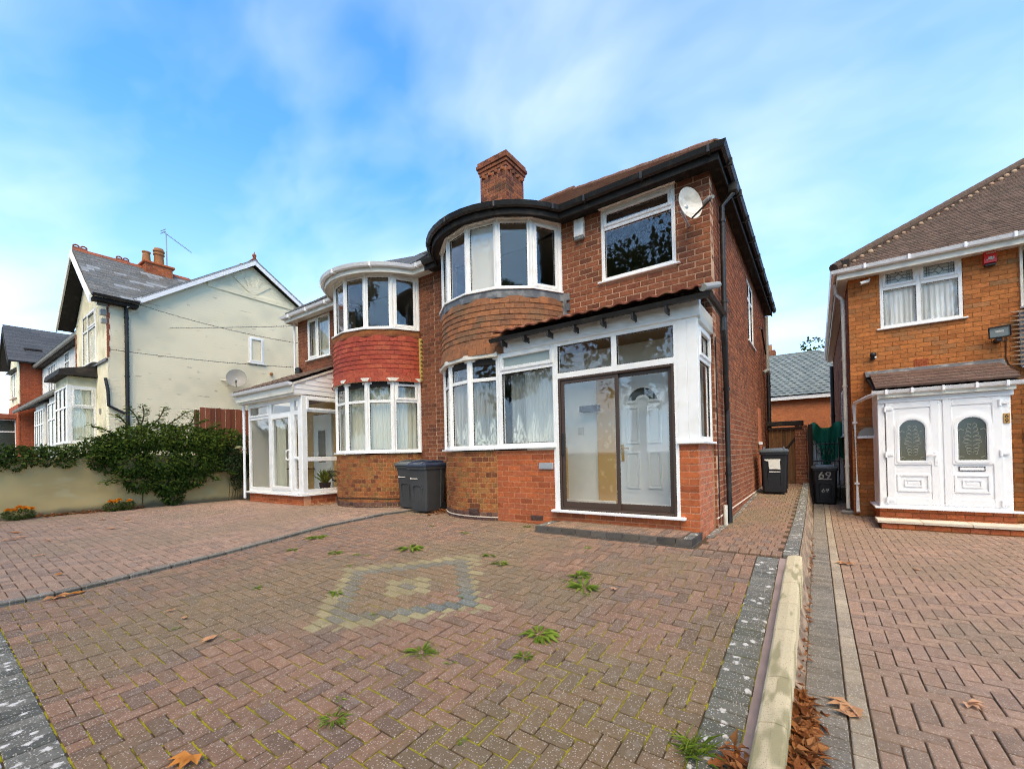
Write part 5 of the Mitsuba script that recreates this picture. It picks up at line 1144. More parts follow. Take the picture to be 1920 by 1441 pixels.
for side, (a, b), (ga, gb) in ((0, (1.05, 1.765), (1.235, 1.58)), (1, (1.81, 2.52), (1.99, 2.335))):
    dl_ = put(pd, 'door_leaf', tr(cat(frame_bars(a, b, -1.06, .80, .115, -.022, .04)+[bx(a+.115, b-.115, -.004, .04, -.945, .685)]), MDc), MAT['white_gloss'])
    ar = arch(ga, gb, -.265, .47); Ma = mat4([1, 0, 0], [0, 0, 1], [0, -1, 0], (0, YD-.004, 0))
    put(dl_, 'glass_trim', shape_ext(ar.buffer(.07, join_style=2).difference(ar), .026, Ma), MAT['white_gloss'])
    put(dl_, 'glass_trim_bead', shape_ext(ar.buffer(.045).difference(ar.buffer(.015)), .034, Ma), MAT['white_gloss'])
    put(dl_, 'door_glass', shape_ext(ar, .004, Ma), MAT['glass_dark'])
    sw = []; cxx = (ga+gb)/2
    for i, (zz, w) in enumerate(((-.14, .05), (-.09, .06), (-.03, .07), (.05, .10), (.12, .09), (.19, .07), (.26, .06), (.33, .045))):
        for sx in (-1, 1):
            sw.append(tube([(cxx+sx*(.012+w*(.5-.5*math.cos(t))), -.012, zz+.028*math.sin(t)) for t in np.linspace(0, 2*math.pi*.8, 12)], .0045, 5))
    for zz in (.25, -.22):
        for sx in (-1, 1): sw.append(tube([(cxx+sx*.10, -.012, zz), (cxx+sx*.14, -.012, zz+.02), (cxx+sx*.165, -.012, zz-.005)], .006, 5))
    for sx in (-1, 1): sw.append(tube([(cxx+sx*.155, -.012, -.2), (cxx+sx*.155, -.012, .18)], .002, 5))
    put(dl_, 'etched_scroll', tr(cat(sw), MDc), MAT['etched'])
    pa, pb2 = (1.185, 1.63) if side == 0 else (1.93, 2.37)
    put(dl_, 'moulded_panel', tr(cat(frame_bars(pa, pb2, -.83, -.515, .035, -.026, -.003, .01)+frame_bars(pa+.1, pb2-.1, -.745, -.605, .025, -.022, -.003, .008)+[bx(pa+.145, pb2-.145, -.014, -.003, -.70, -.65, .005)]), MDc), MAT['white_gloss'])
    hx = 1.07 if side == 0 else 2.52
    for hz in (.68, -.16, -1.0): put(dl_, 'hinge', tr(cat([bx(hx-.045, hx+.075, -.045, -.020, hz-.02, hz+.035, .008), tube([(hx-.03, -.035, hz-.045), (hx-.03, -.035, hz+.06)], .018, 8)]), MDc), MAT['white_gloss'])
    if side == 0: put(dl_, 'door_handle', tr(cat([bx(1.69, 1.735, -.035, -.02, -.36, -.12, .006), tube([(1.712, -.035, -.17), (1.712, -.07, -.17), (1.58, -.07, -.165)], .012, 8), tube([(1.712, -.04, -.29), (1.712, -.032, -.29)], .012, 8)]), MDc), MAT['white_gloss'])
    else: put(dl_, 'letter_plate', tr(cat(frame_bars(1.99, 2.31, -.455, -.375, .012, -.018, -.003)), MDc), MAT['gasket']); put(dl_, 'letter_flap', tr(bx(2.003, 2.297, -.014, -.003, -.442, -.388, .004), MDc), MAT['white_gloss'])
put(pd, 'sill', cat([bx(.86, 2.74, YD-.09, YD+.06, -1.145, -1.115, .006), bx(.86, .99, YD+.06, YC, -1.145, -1.115, .006)]), MAT['white_gloss'])
cn = put(Cn, 'porch_canopy', hull([(.90, 10.42, 1.03), (2.70, 10.42, 1.03), (2.70, 11.39, 1.42), (.84, 11.39, 1.42), (.90, 10.42, .98), (2.70, 10.42, .98), (2.70, 11.39, 1.36), (.84, 11.39, 1.36)]), MAT['black_wood'])
cs = math.hypot(.97, .39)
pieces(cn, 'roof_tile', 'tile_brown_flat', tiles((0, 10.38, 1.025), (1, 0, 0), (0, .97/cs, .39/cs), 5, lambda s: .90, lambda s: 2.72, .3, .19, length=.24, thick=.035, tilt=.05), 'box', 300)
put(cn, 'lead_flashing', hull([(.83, 11.398, 1.53), (2.76, 11.398, 1.53), (.83, 11.38, 1.53), (2.76, 11.38, 1.53), (.84, 11.22, 1.40), (2.76, 11.22, 1.40), (.84, 11.39, 1.38), (2.76, 11.39, 1.38)]), MAT['lead'])
put(cn, 'fascia', bx(.93, 2.66, 10.43, 10.47, .89, 1.0), MAT['upvc_cream'])
put(cn, 'canopy_cheek', poly_ext([(-11.39, .87), (-10.43, .87), (-10.43, 1.0), (-11.39, 1.38)], .03, mat4([0, -1, 0], [0, 0, 1], [-1, 0, 0], (.96, 0, 0))), MAT['upvc_cream'])
put(cn, 'gutter', sweep([(.85, 10.44, 1.015), (2.75, 10.44, 1.015)], [(-.01+a*.9, b*.9) for a, b in GUT]), MAT['white_gloss'])
put(cn, 'gutter_bracket', cat([bx(x-.018, x+.018, 10.33, 10.45, .945, 1.035, .004) for x in (1.05, 1.4, 1.8, 2.2, 2.55)]), MAT['white_gloss'])
downpipe(Cn, [(.88, 10.5, .97), (.80, 10.75, .95), (.655, 11.28, .90), (.645, 11.33, .86), (.66, 11.33, -1.25), (.66, 11.27, -1.33)], .034, 'white_gloss', [(.647, 11.33, .5), (.655, 11.33, -.75)])
hs = struct('front_step'); 
for i in range(5): put(hs, 'stone_slab', bx(.865+i*.604, .865+(i+1)*.604-.004, 10.18, 10.66, -1.375, -1.325, .006), MAT['slab'])
fill(hs, bx(.92, 3.85, 10.23, 10.6, -1.6, -1.376), MAT['mortar_orange']); pieces(hs, 'riser_brick', 'brick_new', wall_bricks(frame((0, 10.224, 0), (1, 0)), .92, 3.85, -1.50, -1.378), 'brick')
pn = thing('house_number_plate', 'small wooden plate with house number 69 on the right door frame', 'sign')
put(pn, 'plate', bx(2.53, 2.607, YD-.02, YD-.004, .34, .505, .004), MAT['plate_wood'])
for s_, z in (('6', .43), ('9', .35)): put(pn, 'digit', txt(s_, .06, mat4([1, 0, 0], [0, 1, 0], [0, 0, 1], (2.568, YD-.0195, z))), MAT['gasket'])
ra = thing('alarm_box', 'red alarm box with a white crest under the orange house eaves', 'alarm box')
put(ra, 'cover', hull([(x, y, z) for x in (2.545, 2.70) for y, z in ((11.39, 3.25), (11.39, 3.54), (11.31, 3.27), (11.325, 3.53))]), MAT['red_box'])
put(ra, 'crest', cat([ball((2.622, 11.312, 3.345), .03, 1)]+[bx(2.575+i*.02, 2.588+i*.02, 11.304, 11.315, 3.31+.012*((i*7) % 3), 3.33+.02*((i*5) % 3)) for i in range(5)]), MAT['paper'])
put(ra, 'lettering', cat([bx(2.575+i*.025, 2.592+i*.025, 11.314, 11.322, z, z+.022) for z in (3.43, 3.475) for i in range(4 if z > 3.45 else 5)]), MAT['paper'])
put(ra, 'lens', bx(2.55, 2.695, 11.315, 11.39, 3.215, 3.25, .006), MAT['black_plastic'])
cm = thing('security_camera', 'small white security camera under the left end of the orange house eaves', 'camera')
put(cm, 'body', cat([tube([(.80, 11.18, 3.30), (.92, 11.28, 3.35)], .032, 12), ball((.80, 11.18, 3.30), .03, 1)]), MAT['upvc'], smooth=40); put(cm, 'bracket', tube([(.91, 11.28, 3.35), (.95, 11.33, 3.40), (.95, 11.395, 3.43)], .014, 8), MAT['upvc']); put(cm, 'lens', ball((.785, 11.165, 3.295), .018, 1), MAT['gasket'])
ll = thing('wall_light', 'round black sensor light on the orange brick left of the canopy', 'wall light')
put(ll, 'lamp', cat([ball((.965, 11.30, 1.85), .055, 2)]), MAT['black_plastic'], smooth=True); put(ll, 'base', bx(.93, 1.0, 11.33, 11.398, 1.76, 1.84, .01), MAT['black_plastic']); put(ll, 'sensor', ball((1.0, 11.28, 1.79), .02, 1), MAT['upvc'])
ff = thing('floodlight', 'black framed floodlight above the dark tiled canopy', 'floodlight')
Mf = frame((2.68, 11.20, 1.98), (.96, -.28)); tl_ = mat4([1, 0, 0], [0, .95, .3], [0, -.3, .95], (0, 0, 0))
put(ff, 'housing', tr(cat(frame_bars(-.135, .135, -.10, .10, .018, -.03, .04)+[bx(-.12, .12, .01, .04, -.085, .085)]), Mf@tl_), MAT['black_plastic']); put(ff, 'glass', tr(bx(-.117, .117, -.012, -.008, -.082, .082), Mf@tl_), MAT['glass_frost']); put(ff, 'emitter', tr(bx(-.05, .05, -.016, -.012, -.01, .03), Mf@tl_), MAT['paper'])
put(ff, 'bracket', cat([bx(2.64, 2.72, 11.22, 11.398, 1.82, 1.88, .006), tube([(2.53, 11.30, 1.92), (2.53, 11.30, 1.83), (2.80, 11.30, 1.83), (2.80, 11.3, 1.95)], .008, 6)]), MAT['black_plastic'])
cf = thing('wall_cable', 'brown cable looping from the floodlight down to the dark canopy', 'cable')
fill(cf, tube([(2.80, 11.37, 1.95), (2.795, 11.385, 1.7), (2.79, 11.385, 1.55), (2.82, 11.385, 1.42), (2.88, 11.36, 1.33), (2.90, 11.2, 1.27)], .008, 6), MAT['bronze_alu'])
wo = thing('wall_ornament', 'half-round grey wall lamp on a white ledge beside the double doors', 'wall lamp')
put(wo, 'half_shade', shape_ext(halfmoon(0, 0, .17), .12, mat4([1, 0, 0], [0, 0, 1], [0, -1, 0], (.86, 11.395, .22))), MAT['dish_grey']); put(wo, 'ledge', bx(.68, 1.0, 11.25, 11.398, .17, .22, .006), MAT['upvc'])

# ---------------------------------------------------------------- behind the passage
gd = struct('rear_garden'); fill(gd, bx(-9, 9, 14.2, 60, -1.9, -1.06), MAT['soil'])
gt = thing('timber_gate', 'dark brown timber gate under a black beam at the end of the passage', 'gate')
put(gt, 'lintel', bx(-1.10, -.27, 13.42, 13.58, .60, .72, .008), MAT['black_wood']); put(gt, 'lower_rail', bx(-1.06, -.30, 13.43, 13.5, .50, .56, .005), MAT['dark_wood'])
for i in range(6): put(gt, 'plank', bx(-1.06+i*.10, -.964+i*.10, 13.50+.004*(i % 2), 13.53, -.96, .50), MAT['gate_wood'], uv=np.tile([[rng.random(), 0.5]], (8, 1)))
put(gt, 'brace', hull([(-1.05, 13.485, -.6), (-1.05, 13.485, -.5), (-.47, 13.485, .30), (-.47, 13.485, .2), (-1.05, 13.5, -.6), (-1.05, 13.5, -.5), (-.47, 13.5, .30), (-.47, 13.5, .2)]), MAT['dark_wood'])
bp = thing('brick_pier', 'dark brick pier between the timber gate and the metal gate', 'pier')
fill(bp, bx(-.465, -.205, 13.456, 13.70, -1.4, .60), MAT['mortar_old']); pieces(bp, 'brick', 'brick_old', wall_bricks(frame((0, 13.45, 0), (1, 0)), -.47, -.20, -1.0, .6)+wall_bricks(frame((-.20, 0, 0), (0, 1)), 13.45, 13.7, -1.3, .6), 'brick')
tf = thing('timber_fence', 'weathered timber side fence beside the brick pier', 'fence')
for i in range(4): put(tf, 'plank', bx(-.19+i*.012, -.165+i*.012, 13.3+i*.14, 13.43+i*.14, -1.4, .52-.05*i), MAT['fence_wood'], uv=np.tile([[rng.random(), .5]], (8, 1)))
put(tf, 'post', bx(-.18, -.08, 13.2, 13.29, -1.4, .60, .01), MAT['dark_wood'])
mg = thing('metal_gate', 'black scrolled metal side gate with green netting behind it', 'gate')
put(mg, 'frame', cat([tube([(x, 14.0, -1.35), (x, 14.0, .25)], .016, 8) for x in (-.10, .46)]+[tube([(-.10, 14.0, z), (.46, 14.0, z)], .014, 8) for z in (-1.28, -.35, .10)]), MAT['black_plastic'])
for i in range(5): put(mg, 'bar', tube([(-.01+i*.095, 14.0, -1.28), (-.01+i*.095, 14.0, .18)], .009, 6), MAT['black_plastic'])
for i in range(4): put(mg, 'scroll', tube([(.04+i*.095+.04*math.cos(t)*(1-t/9), 14.0, -.12+.10*math.sin(t)*(1-t/12)) for t in np.linspace(0, 6.2, 18)], .007, 5), MAT['black_plastic'])
gn = thing('garden_netting', 'green netting draped over a white board behind the metal gate', 'netting')
yy = np.linspace(0, 1, 14); V = []
for i in range(18):
    x = -.22+i*.05
    for t in yy: V.append((x, 15.2+.10*math.sin(i*1.1+t*3)-.25*t, .62+.12*math.sin(i*.55)-t*(1.0 if i > 6 else .35+.05*i)))
V = np.array(V); f = []
for i in range(17):
    for j in range(13): a = i*14+j; f += [[a, a+1, a+15], [a, a+15, a+14]]
put(gn, 'net', (V, np.array(f)), MAT['green_net'], smooth=True)
put(gn, 'white_board', bx(-.10, .62, 15.5, 15.55, -1.2, .42), MAT['white_gloss']); put(gn, 'pale_sheet', bx(-.25, .75, 15.45, 15.49, .22, .58), MAT['green_pale'])
rh = thing('rear_house', 'low orange brick house with a grey tiled hip roof beyond the passage', 'house')
put(rh, 'wall', bx(-7, 3.2, 24, 32, -1.6, 2.30), MAT['brick_rear']); put(rh, 'fascia', bx(-7.3, 3.5, 23.72, 23.80, 2.26, 2.42), MAT['upvc'])
V = np.array([(-7.3, 23.75, 2.42), (3.5, 23.75, 2.42), (3.5, 32.3, 2.42), (-7.3, 32.3, 2.42), (-3.9, 28.0, 5.05), (.15, 28.0, 5.05)])
rr_ = put(rh, 'roof', (V, np.array([[0, 1, 5], [0, 5, 4], [1, 2, 5], [2, 3, 4], [2, 4, 5], [3, 0, 4]])), MAT['tile_grey'])
sl = (5.05-2.42)/4.25; cs = 1/math.hypot(1, sl)
pieces(rr_, 'roof_tile', 'tile_grey', tiles((0, 23.70, 2.41), (1, 0, 0), (0, cs, sl*cs), 19, lambda s: -7.3+s*cs*.8, lambda s: 3.5-s*cs*.79, .30, .26, length=.34, thick=.035, tilt=.07, stag=False), 'pantile', 300)
put(rr_, 'hip_tile', cat([tube([(a[0]+(b[0]-a[0])*k/12, a[1]+(b[1]-a[1])*k/12, a[2]+(b[2]-a[2])*k/12+.03) for k in range(13)], .11, 8) for a, b in ((V[1], V[5]), (V[0], V[4]), (V[4], V[5]))]), MAT['tile_grey'])
put(rh, 'chimney', bx(-2.6, -1.9, 30.0, 30.7, 4.2, 5.9, .02), MAT['brick_far_old']); put(rh, 'chimney_pot', revolve([(0, 0), (.14, 0), (.11, .35), (.13, .38), (0, .38)], 12, (-2.2, 30.35, 5.9)), MAT['pot_clay'])

# ---------------------------------------------------------------- boundary wall, fence, cream house and its neighbours
fg = struct('front_garden'); fill(fg, bx(-34, -13.45, .06, 12, -1.9, -1.12), MAT['soil'])
bw = thing('boundary_wall', 'low yellow rendered garden wall with a dirty base left of the drives', 'wall')
ys = np.linspace(.1, 6.2, 40); V = []
for y in ys:
    w = .02*math.sin(y*1.7)+.012*math.sin(y*5); zt = .16+.02*math.sin(y*2.3)
    V += [(-13.34+w*.5, y, -1.4), (-13.36+w, y, -.5), (-13.36+w, y, zt-.03), (-13.40+w, y, zt), (-13.58+w, y, zt+.01), (-13.62, y, -1.4)]
V = np.array(V); f = []
for i in range(len(ys)-1):
    for j in range(6): a, b = i*6+j, i*6+(j+1) % 6; f += [[a, b, b+6], [a, b+6, a+6]]
f += [[0, j+1, j] for j in range(1, 5)]
fill(bw, (V, np.array(f)), MAT['yellow_render'], smooth=35)
fp = thing('timber_fence', 'red brown close-boarded fence panel standing behind the wisteria', 'fence')
for i in range(13): put(fp, 'plank', bx(-13.93+.01*(i % 2), -13.905+.01*(i % 2), 4.72+i*.128, 4.837+i*.128, -1.1, 1.49+rng.uniform(-.012, .012)), MAT['fence_wood'], uv=np.tile([[rng.random(), .5]], (8, 1)))
put(fp, 'post', bx(-13.98, -13.88, 4.60, 4.70, -1.1, 1.42, .01), MAT['gate_wood'])
H = thing('cream_house', 'cream painted brick house with slate roofs, side gable and square bay', 'house')
XS, YF, XF, YBk = -16.3, 3.32, -20.2, 11.2
yR, zR, zEv = 7.2, 6.95, 4.72
gz = lambda y: min(zR, zEv+(y-3.9)*.70, zR-(y-yR)*.66) if y > 3.9 else zEv
gp = [(YF, -1.4), (YBk, -1.4), (YBk, zR-(YBk-yR)*.66), (yR, zR-.06), (3.95, zEv), (YF, zEv)]
sw_ = put(H, 'side_wall', poly_ext(gp, .25, mat4([0, 1, 0], [0, 0, 1], [1, 0, 0], (XS-.25, 0, 0))), MAT['cream_paint'])
put(H, 'front_wall', poly_ext([(XF, -1.4), (XS-.25, -1.4), (XS-.25, 4.55), (-18.25, 6.38), (XF, 4.55)], .2, mat4([1, 0, 0], [0, 0, 1], [0, -1, 0], (0, YF+.2, 0))), MAT['cream_render'])
put(H, 'quoin', cat([bx(XS-.05, XS+.012, YF-.012, YF+.03+.02*(i % 2), 3.0+i*.16, 3.15+i*.16) for i in range(10)]+[bx(XF-.02, XF+.10+.05*(i % 2), YF-.014, YF+.02, 2.4+i*.16, 2.55+i*.16) for i in range(12)]), MAT['terracotta'])
tie = [(5.80, 5.78), (8.66, 5.70), (8.66, 5.86), (5.80, 5.94)]
Mg = mat4([0, 1, 0], [0, 0, 1], [1, 0, 0], (XS-.002, 0, 0))
put(sw_, 'tie_beam', poly_ext(tie, .035, Mg), MAT['cream_paint'])
for a in (-1, -.45, 0, .45, 1):
    c = (7.2, 5.90); dy_, dz_ = math.sin(a*.9), math.cos(a*.9); L = .62 if abs(a) < .9 else .75; w = .055
    put(sw_, 'timber_ray', poly_ext([(c[0]-w*dz_, c[1]+w*dy_), (c[0]+w*dz_, c[1]-w*dy_), (c[0]+L*dy_+w*dz_, c[1]+L*dz_-w*dy_), (c[0]+L*dy_-w*dz_, c[1]+L*dz_+w*dy_)], .03, Mg), MAT['cream_paint'])
# main roof (ridge along x) and the front gable roof (ridge along y)
rf = key_of(H, 'roof'); xo = XS+.22
def slab(a, b, c, d, t=.06):
    p = np.array([a, b, c, d], float); n = np.cross(p[1]-p[0], p[3]-p[0]); n /= np.linalg.norm(n); q = p-n*t
    return np.vstack([p, q]), np.array([[0, 1, 2], [0, 2, 3], [4, 6, 5], [4, 7, 6], [0, 5, 1], [0, 4, 5], [1, 6, 2], [1, 5, 6], [2, 7, 3], [2, 6, 7], [3, 4, 0], [3, 7, 4]])
mz = lambda y: zR+.16-(abs(y-yR))*(.70 if y < yR else .66)
GX, GZ, EZ, EX = -18.25, 6.50, 4.66, -16.02
fill(rf, cat([slab((-30, 3.7, mz(3.7)), (xo, 3.7, mz(3.7)), (xo, yR, mz(yR)), (-30, yR, mz(yR))), slab((-30, yR, mz(yR)), (xo, yR, mz(yR)), (xo, 11.4, mz(11.4)), (-30, 11.4, mz(11.4))),
    slab((EX, 2.95, EZ), (EX, 3.9, EZ), (GX, 6.62, GZ), (GX, 2.95, GZ)), slab((GX, 2.95, GZ), (GX, 6.62, GZ), (2*GX-EX, 3.9, EZ), (2*GX-EX, 2.95, EZ))]), MAT['slate'])
sv = np.array([GX-EX, 0, GZ-EZ]); Ls = np.linalg.norm(sv); sv /= Ls
tl = tiles((EX+.02, 0, EZ-.01), (0, 1, 0), sv, 15, lambda s: 2.95, lambda s: 3.92+2.62*s/Ls, .30, Ls/15, length=Ls/15*1.6, thick=.010, tilt=.03)
tn = [(.95+.05*rng.random()) if rng.random() < .16 else rng.random()*.6 for _ in tl]
pieces(rf, 'slate', 'slate', tl, 'box', 300, tone=tn)
rt = []
for k in range(9):
    y = 2.95+k*.33; put(rf, 'ridge_tile', cat([hull([(GX-.11, y, GZ-.05), (GX+.11, y, GZ-.05), (GX-.02, y, GZ+.06), (GX+.02, y, GZ+.06), (GX-.11, y+.32, GZ-.05), (GX+.11, y+.32, GZ-.05), (GX-.02, y+.32, GZ+.06), (GX+.02, y+.32, GZ+.06)])]
        +([tube([(GX, y+c+.07*math.cos(t), GZ+.10+.065*math.sin(t)) for t in np.linspace(-.6, math.pi+.6, 10)], .022, 6) for c in (.08, .25)]+[bx(GX-.03, GX+.03, y, y+.32, GZ+.04, GZ+.10)] if k % 3 == 0 else [])), MAT['terracotta'])
for k in range(14): put(rf, 'ridge_tile', hull([(-16.1-k*.4-a*.38, yR+b*.11, mz(yR)-.04) for a in (0, 1) for b in (-1, 1)]+[(-16.1-k*.4-a*.38, yR, mz(yR)+.08) for a in (0, 1)]), MAT['terracotta'])
put(rf, 'finial', cat([ball((-16.15, yR, mz(yR)+.14), .07, 1), hull([(-16.22, yR-.03, mz(yR)+.05), (-16.22, yR+.03, mz(yR)+.05), (-16.08, yR-.03, mz(yR)+.05), (-16.08, yR+.03, mz(yR)+.05), (-16.14, yR, mz(yR)+.30)]), ball((-17.2, yR, mz(yR)+.10), .06, 1)]), MAT['terracotta'])
def board(ya, yb, t=.19, x=XS+.19):
    za, zb = mz(ya)-.02, mz(yb)-.02
    return poly_ext([(ya, za-t), (yb, zb-t), (yb, zb), (ya, za)], .03, mat4([0, 1, 0], [0, 0, 1], [1, 0, 0], (x, 0, 0)))
put(H, 'bargeboard', board(3.7, yR), MAT['white_gloss']); put(H, 'bargeboard', board(yR, 11.0), MAT['white_gloss'])
for sx in (-1, 1):
    put(H, 'bargeboard', poly_ext([(GX, GZ-.26), (GX, GZ-.04), (GX+sx*2.23, EZ-.06), (GX+sx*2.23, EZ-.28)], .04, mat4([1, 0, 0], [0, 0, 1], [0, -1, 0], (0, 2.93, 0))), MAT['white_gloss' if sx > 0 else 'upvc_cream'])
put(H, 'gutter', sweep([(EX+.0, 2.95, EZ-.02), (EX, 3.95, EZ-.02)][::-1], [(-.0-a, b) for a, b in GUT][::-1]), MAT['black_plastic'])
put(H, 'soffit', cat([bx(XS-.02, EX, 2.98, 3.95, EZ-.16, EZ-.08)]), MAT['black_wood'])
put(H, 'bargeboard_soffit', poly_ext([(GX, GZ-.20), (GX-2.2, EZ-.22), (GX-2.2, EZ-.12), (GX, GZ-.08)], .38, mat4([1, 0, 0], [0, 0, 1], [0, -1, 0], (0, 3.32, 0))), MAT['black_wood'])
dpc_ = downpipe(H, [(XS+.06, 3.72, 4.55), (XS+.06, 3.72, -1.1)], .05, 'black_plastic', [(XS+.06, 3.72, z) for z in (4.2, 2.5)])
put(H, 'waste_pipe', tube([(XS+.02, 3.26, 2.40), (XS+.06, 3.30, 2.05), (XS+.07, 3.31, 1.62), (XS+.07, 3.66, 1.42)], .04, 8), MAT['black_plastic'])
MHf = frame((0, YF, 0), (1, 0)); MHs = frame((XS, 0, 0), (0, 1))
ws = window(H, MHs, 7.03, 7.53, 3.45, 4.38, y0=-.02, y1=.02, sash=[(0, 0)], glass='glass_obscure', fr=.05)
window(H, MHf, -19.15, -17.45, 3.02, 4.66, cols=[-18.45], rows=[4.15], sash=[(1, 1)], y0=-.03, y1=.02, glass='glass_dark', sill=.10, sillext=.10)
put(H, 'string_course', cat([bx(XF, XS+.02, YF-.05, YF-.001, 2.90, 2.97)]), MAT['bronze_alu'])
# its square bay
bh = key_of(H, 'bay'); bx0, bx1, by = -19.4, -17.62, 2.72
fill(bh, cat([bx(bx0, bx1, by, YF, -1.4, .62), bx(bx0, bx1, by, YF, 2.28, 2.55), bx(bx0+.05, bx1-.05, YF-.05, YF-.01, .6, 2.3)]), MAT['cream_render'])
put(bh, 'bay_roof', hull([(bx0-.22, by-.22, 2.56), (bx1+.22, by-.22, 2.56), (bx0-.22, YF, 2.56), (bx1+.22, YF, 2.56), (bx0-.2, by-.2, 2.72), (bx1+.2, by-.2, 2.72), (bx0-.1, YF, 2.92), (bx1+.1, YF, 2.92)]), MAT['black_wood'])
Mb1 = frame((bx1, 0, 0), (0, 1)); Mb2 = frame((0, by, 0), (1, 0))
window(H, Mb1, by+.02, YF, .62, 2.28, rows=[1.66], sash=[(0, 1)], y0=-.02, y1=.05, fr=.07, glassmap={(0, 0): 'glass', (0, 1): 'glass'})
window(H, Mb2, bx0, bx1, .62, 2.28, cols=[-18.8, -18.2], rows=[1.66], y0=-.02, y1=.05)
put(bh, 'corner_post', bx(bx1-.07, bx1+.03, by-.03, by+.07, .62, 2.30, .005), MAT['upvc'])
curtain('net_curtain', 'white lace curtain in the bay of the cream house', Mb1, by+.09, YF-.05, .70, 2.20, .06, 'cloth', .01)
put(H, 'wall_bracket', cat([bx(XS+.0, XS+.05, 3.10, 3.32, 4.42, 4.56), bx(XS-.12, XS+.02, 3.18, 3.31, 4.18, 4.33), bx(XS-.10, XS+.02, 3.2, 3.31, 3.95, 4.08)]), MAT['dish_grey'])
put(H, 'wall_vent', bx(XS-.9, XS-.78, YF-.03, YF, 1.45, 1.62, .02), MAT['dish_grey']); put(H, 'flue_cap', ball((XS+.05, 7.77, 3.14), .06, 1), MAT['pot_clay'])
hc = put(H, 'chimney', bx(-18.6, -17.95, 4.6, 5.35, 5.9, 6.62), MAT['mortar_old'])
pieces(hc, 'brick', 'brick_new', wall_bricks(frame((-17.944, 0, 0), (0, 1)), 4.6, 5.35, 6.0, 6.6)+wall_bricks(frame((0, 4.594, 0), (1, 0)), -18.6, -17.95, 6.0, 6.6), 'brick')
put(hc, 'chimney_cap', bx(-18.66, -17.9, 4.54, 5.41, 6.60, 6.68, .02), MAT['brick_new'])
put(hc, 'chimney_pot', revolve([(0, 0), (.13, 0), (.10, .37), (.12, .38), (.12, .42), (0, .42)], 16, (-18.27, 4.72, 6.66)), MAT['pot_clay'], smooth=40)
put(hc, 'chimney_pot', revolve([(0, 0), (.15, 0), (.13, .40), (.16, .42), (.16, .46), (.135, .47), (.135, .52), (.165, .53), (.165, .57), (.14, .58), (.13, .64), (0, .64)], 18, (-18.27, 5.06, 6.66)), MAT['pot_clay'], smooth=40)
ae = thing('tv_aerial', 'thin television aerial on a tall pole above the slate roof', 'aerial')
put(ae, 'pole', tube([(-18.2, 5.27, 6.6), (-18.2, 5.25, 7.92)], .02, 6), MAT['steel'])
put(ae, 'boom', tube([(-18.25, 5.18, 7.95), (-18.2, 6.0, 7.50)], .012, 6), MAT['steel']); put(ae, 'reflector_plate', cat([tube([(-18.35, 5.14, 7.95+o), (-18.05, 5.20, 7.95+o)], .012, 5) for o in (-.05, .03)]), MAT['steel'])
for i in range(7): put(ae, 'element', tube([(-18.29, 5.3+i*.1, 7.885-i*.055), (-18.13, 5.3+i*.1, 7.885-i*.055)], .004, 4), MAT['steel'])
dish('satellite_dish', 'grey satellite dish on the cream gable wall', (XS+.38, 6.47, 2.74), (.86, -.40, .32), .30, .33, 'dish_grey', (XS, 6.15, 2.72), .38)
wire('overhead cable from the cream house corner sloping down across its gable', (XS+.05, 3.34, 3.22), (-12.07, 6.53, 2.62), .06)
wire('overhead cable from the slate eave across the upper gable', (XS+.1, 3.98, 4.66), (-12.07, 6.52, 3.32), .10)
wire('level overhead cable crossing the middle of the cream gable', (-20.0, 3.28, 4.56), (-12.10, 6.44, 3.80), .05)
wire('highest overhead cable near the top of the cream gable', (-14.0, 3.75, 4.74), (-12.3, 6.1, 4.2), .02) if 0 else None
# white house and red brick house further along
WH = thing('white_house', 'white rendered house under a grey slate roof beyond the cream house', 'house')
put(WH, 'front_wall', bx(-30.6, XF-.01, 3.86, 4.06, -1.4, 4.75), MAT['white_render']); put(WH, 'gutter', sweep([(-30.7, 3.62, 4.72), (XF+.02, 3.62, 4.72)], [(-.05+a*1.3, b*1.3) for a, b in GUT]), MAT['dish_grey']); put(WH, 'soffit', bx(-30.6, XF, 3.64, 3.86, 4.62, 4.68), MAT['black_wood'])
MW = frame((0, 3.86, 0), (1, 0))
window(WH, MW, -29.0, -27.2, 3.2, 4.5, cols=[-28.4, -27.8], y0=-.03, y1=.02, glass='glass_dark', sill=.08); window(WH, MW, -25.5, -24.5, 3.3, 4.6, rows=[4.2], y0=-.03, y1=.02, glass='glass_dark')
put(WH, 'lean_to_roof', hull([(-30.6, 2.9, 2.50), (-20.9, 2.95, 2.50), (-30.6, 3.86, 2.95), (-20.9, 3.86, 2.95), (-30.6, 2.9, 2.42), (-20.9, 2.95, 2.42), (-30.6, 3.86, 2.85), (-20.9, 3.86, 2.85)]), MAT['slate_new']); put(WH, 'lean_to_gutter', sweep([(-30.6, 2.95, 2.5), (-20.85, 2.95, 2.5)], [(-.05+a*1.3, b*1.3) for a, b in GUT]), MAT['dish_grey'])
window(WH, frame((0, 3.1, 0), (1, 0)), -26.6, -24.6, .5, 2.2, cols=[-26.1, -25.6, -25.1], rows=[1.6], y0=0, y1=.06, glass='glass_obscure'); put(WH, 'porch_wall', bx(-26.7, -24.5, 3.16, 3.84, -1.4, 2.42), MAT['white_render']); window(WH, frame((0, 3.0, 0), (1, 0)), -22.9, -21.5, .5, 2.2, cols=[-22.2], rows=[1.6], y0=0, y1=.06, glass='glass_obscure'); put(WH, 'bay_wall', bx(-23.0, -21.4, 3.06, 3.84, -1.4, 2.42), MAT['white_render'])
RH = thing('red_brick_house', 'red brick house with steep dark slate gable at the far left edge', 'house')
put(RH, 'side_wall', bx(-33.9, -30.7, 3.16, 9, -1.4, 4.85), MAT['brick_far'])
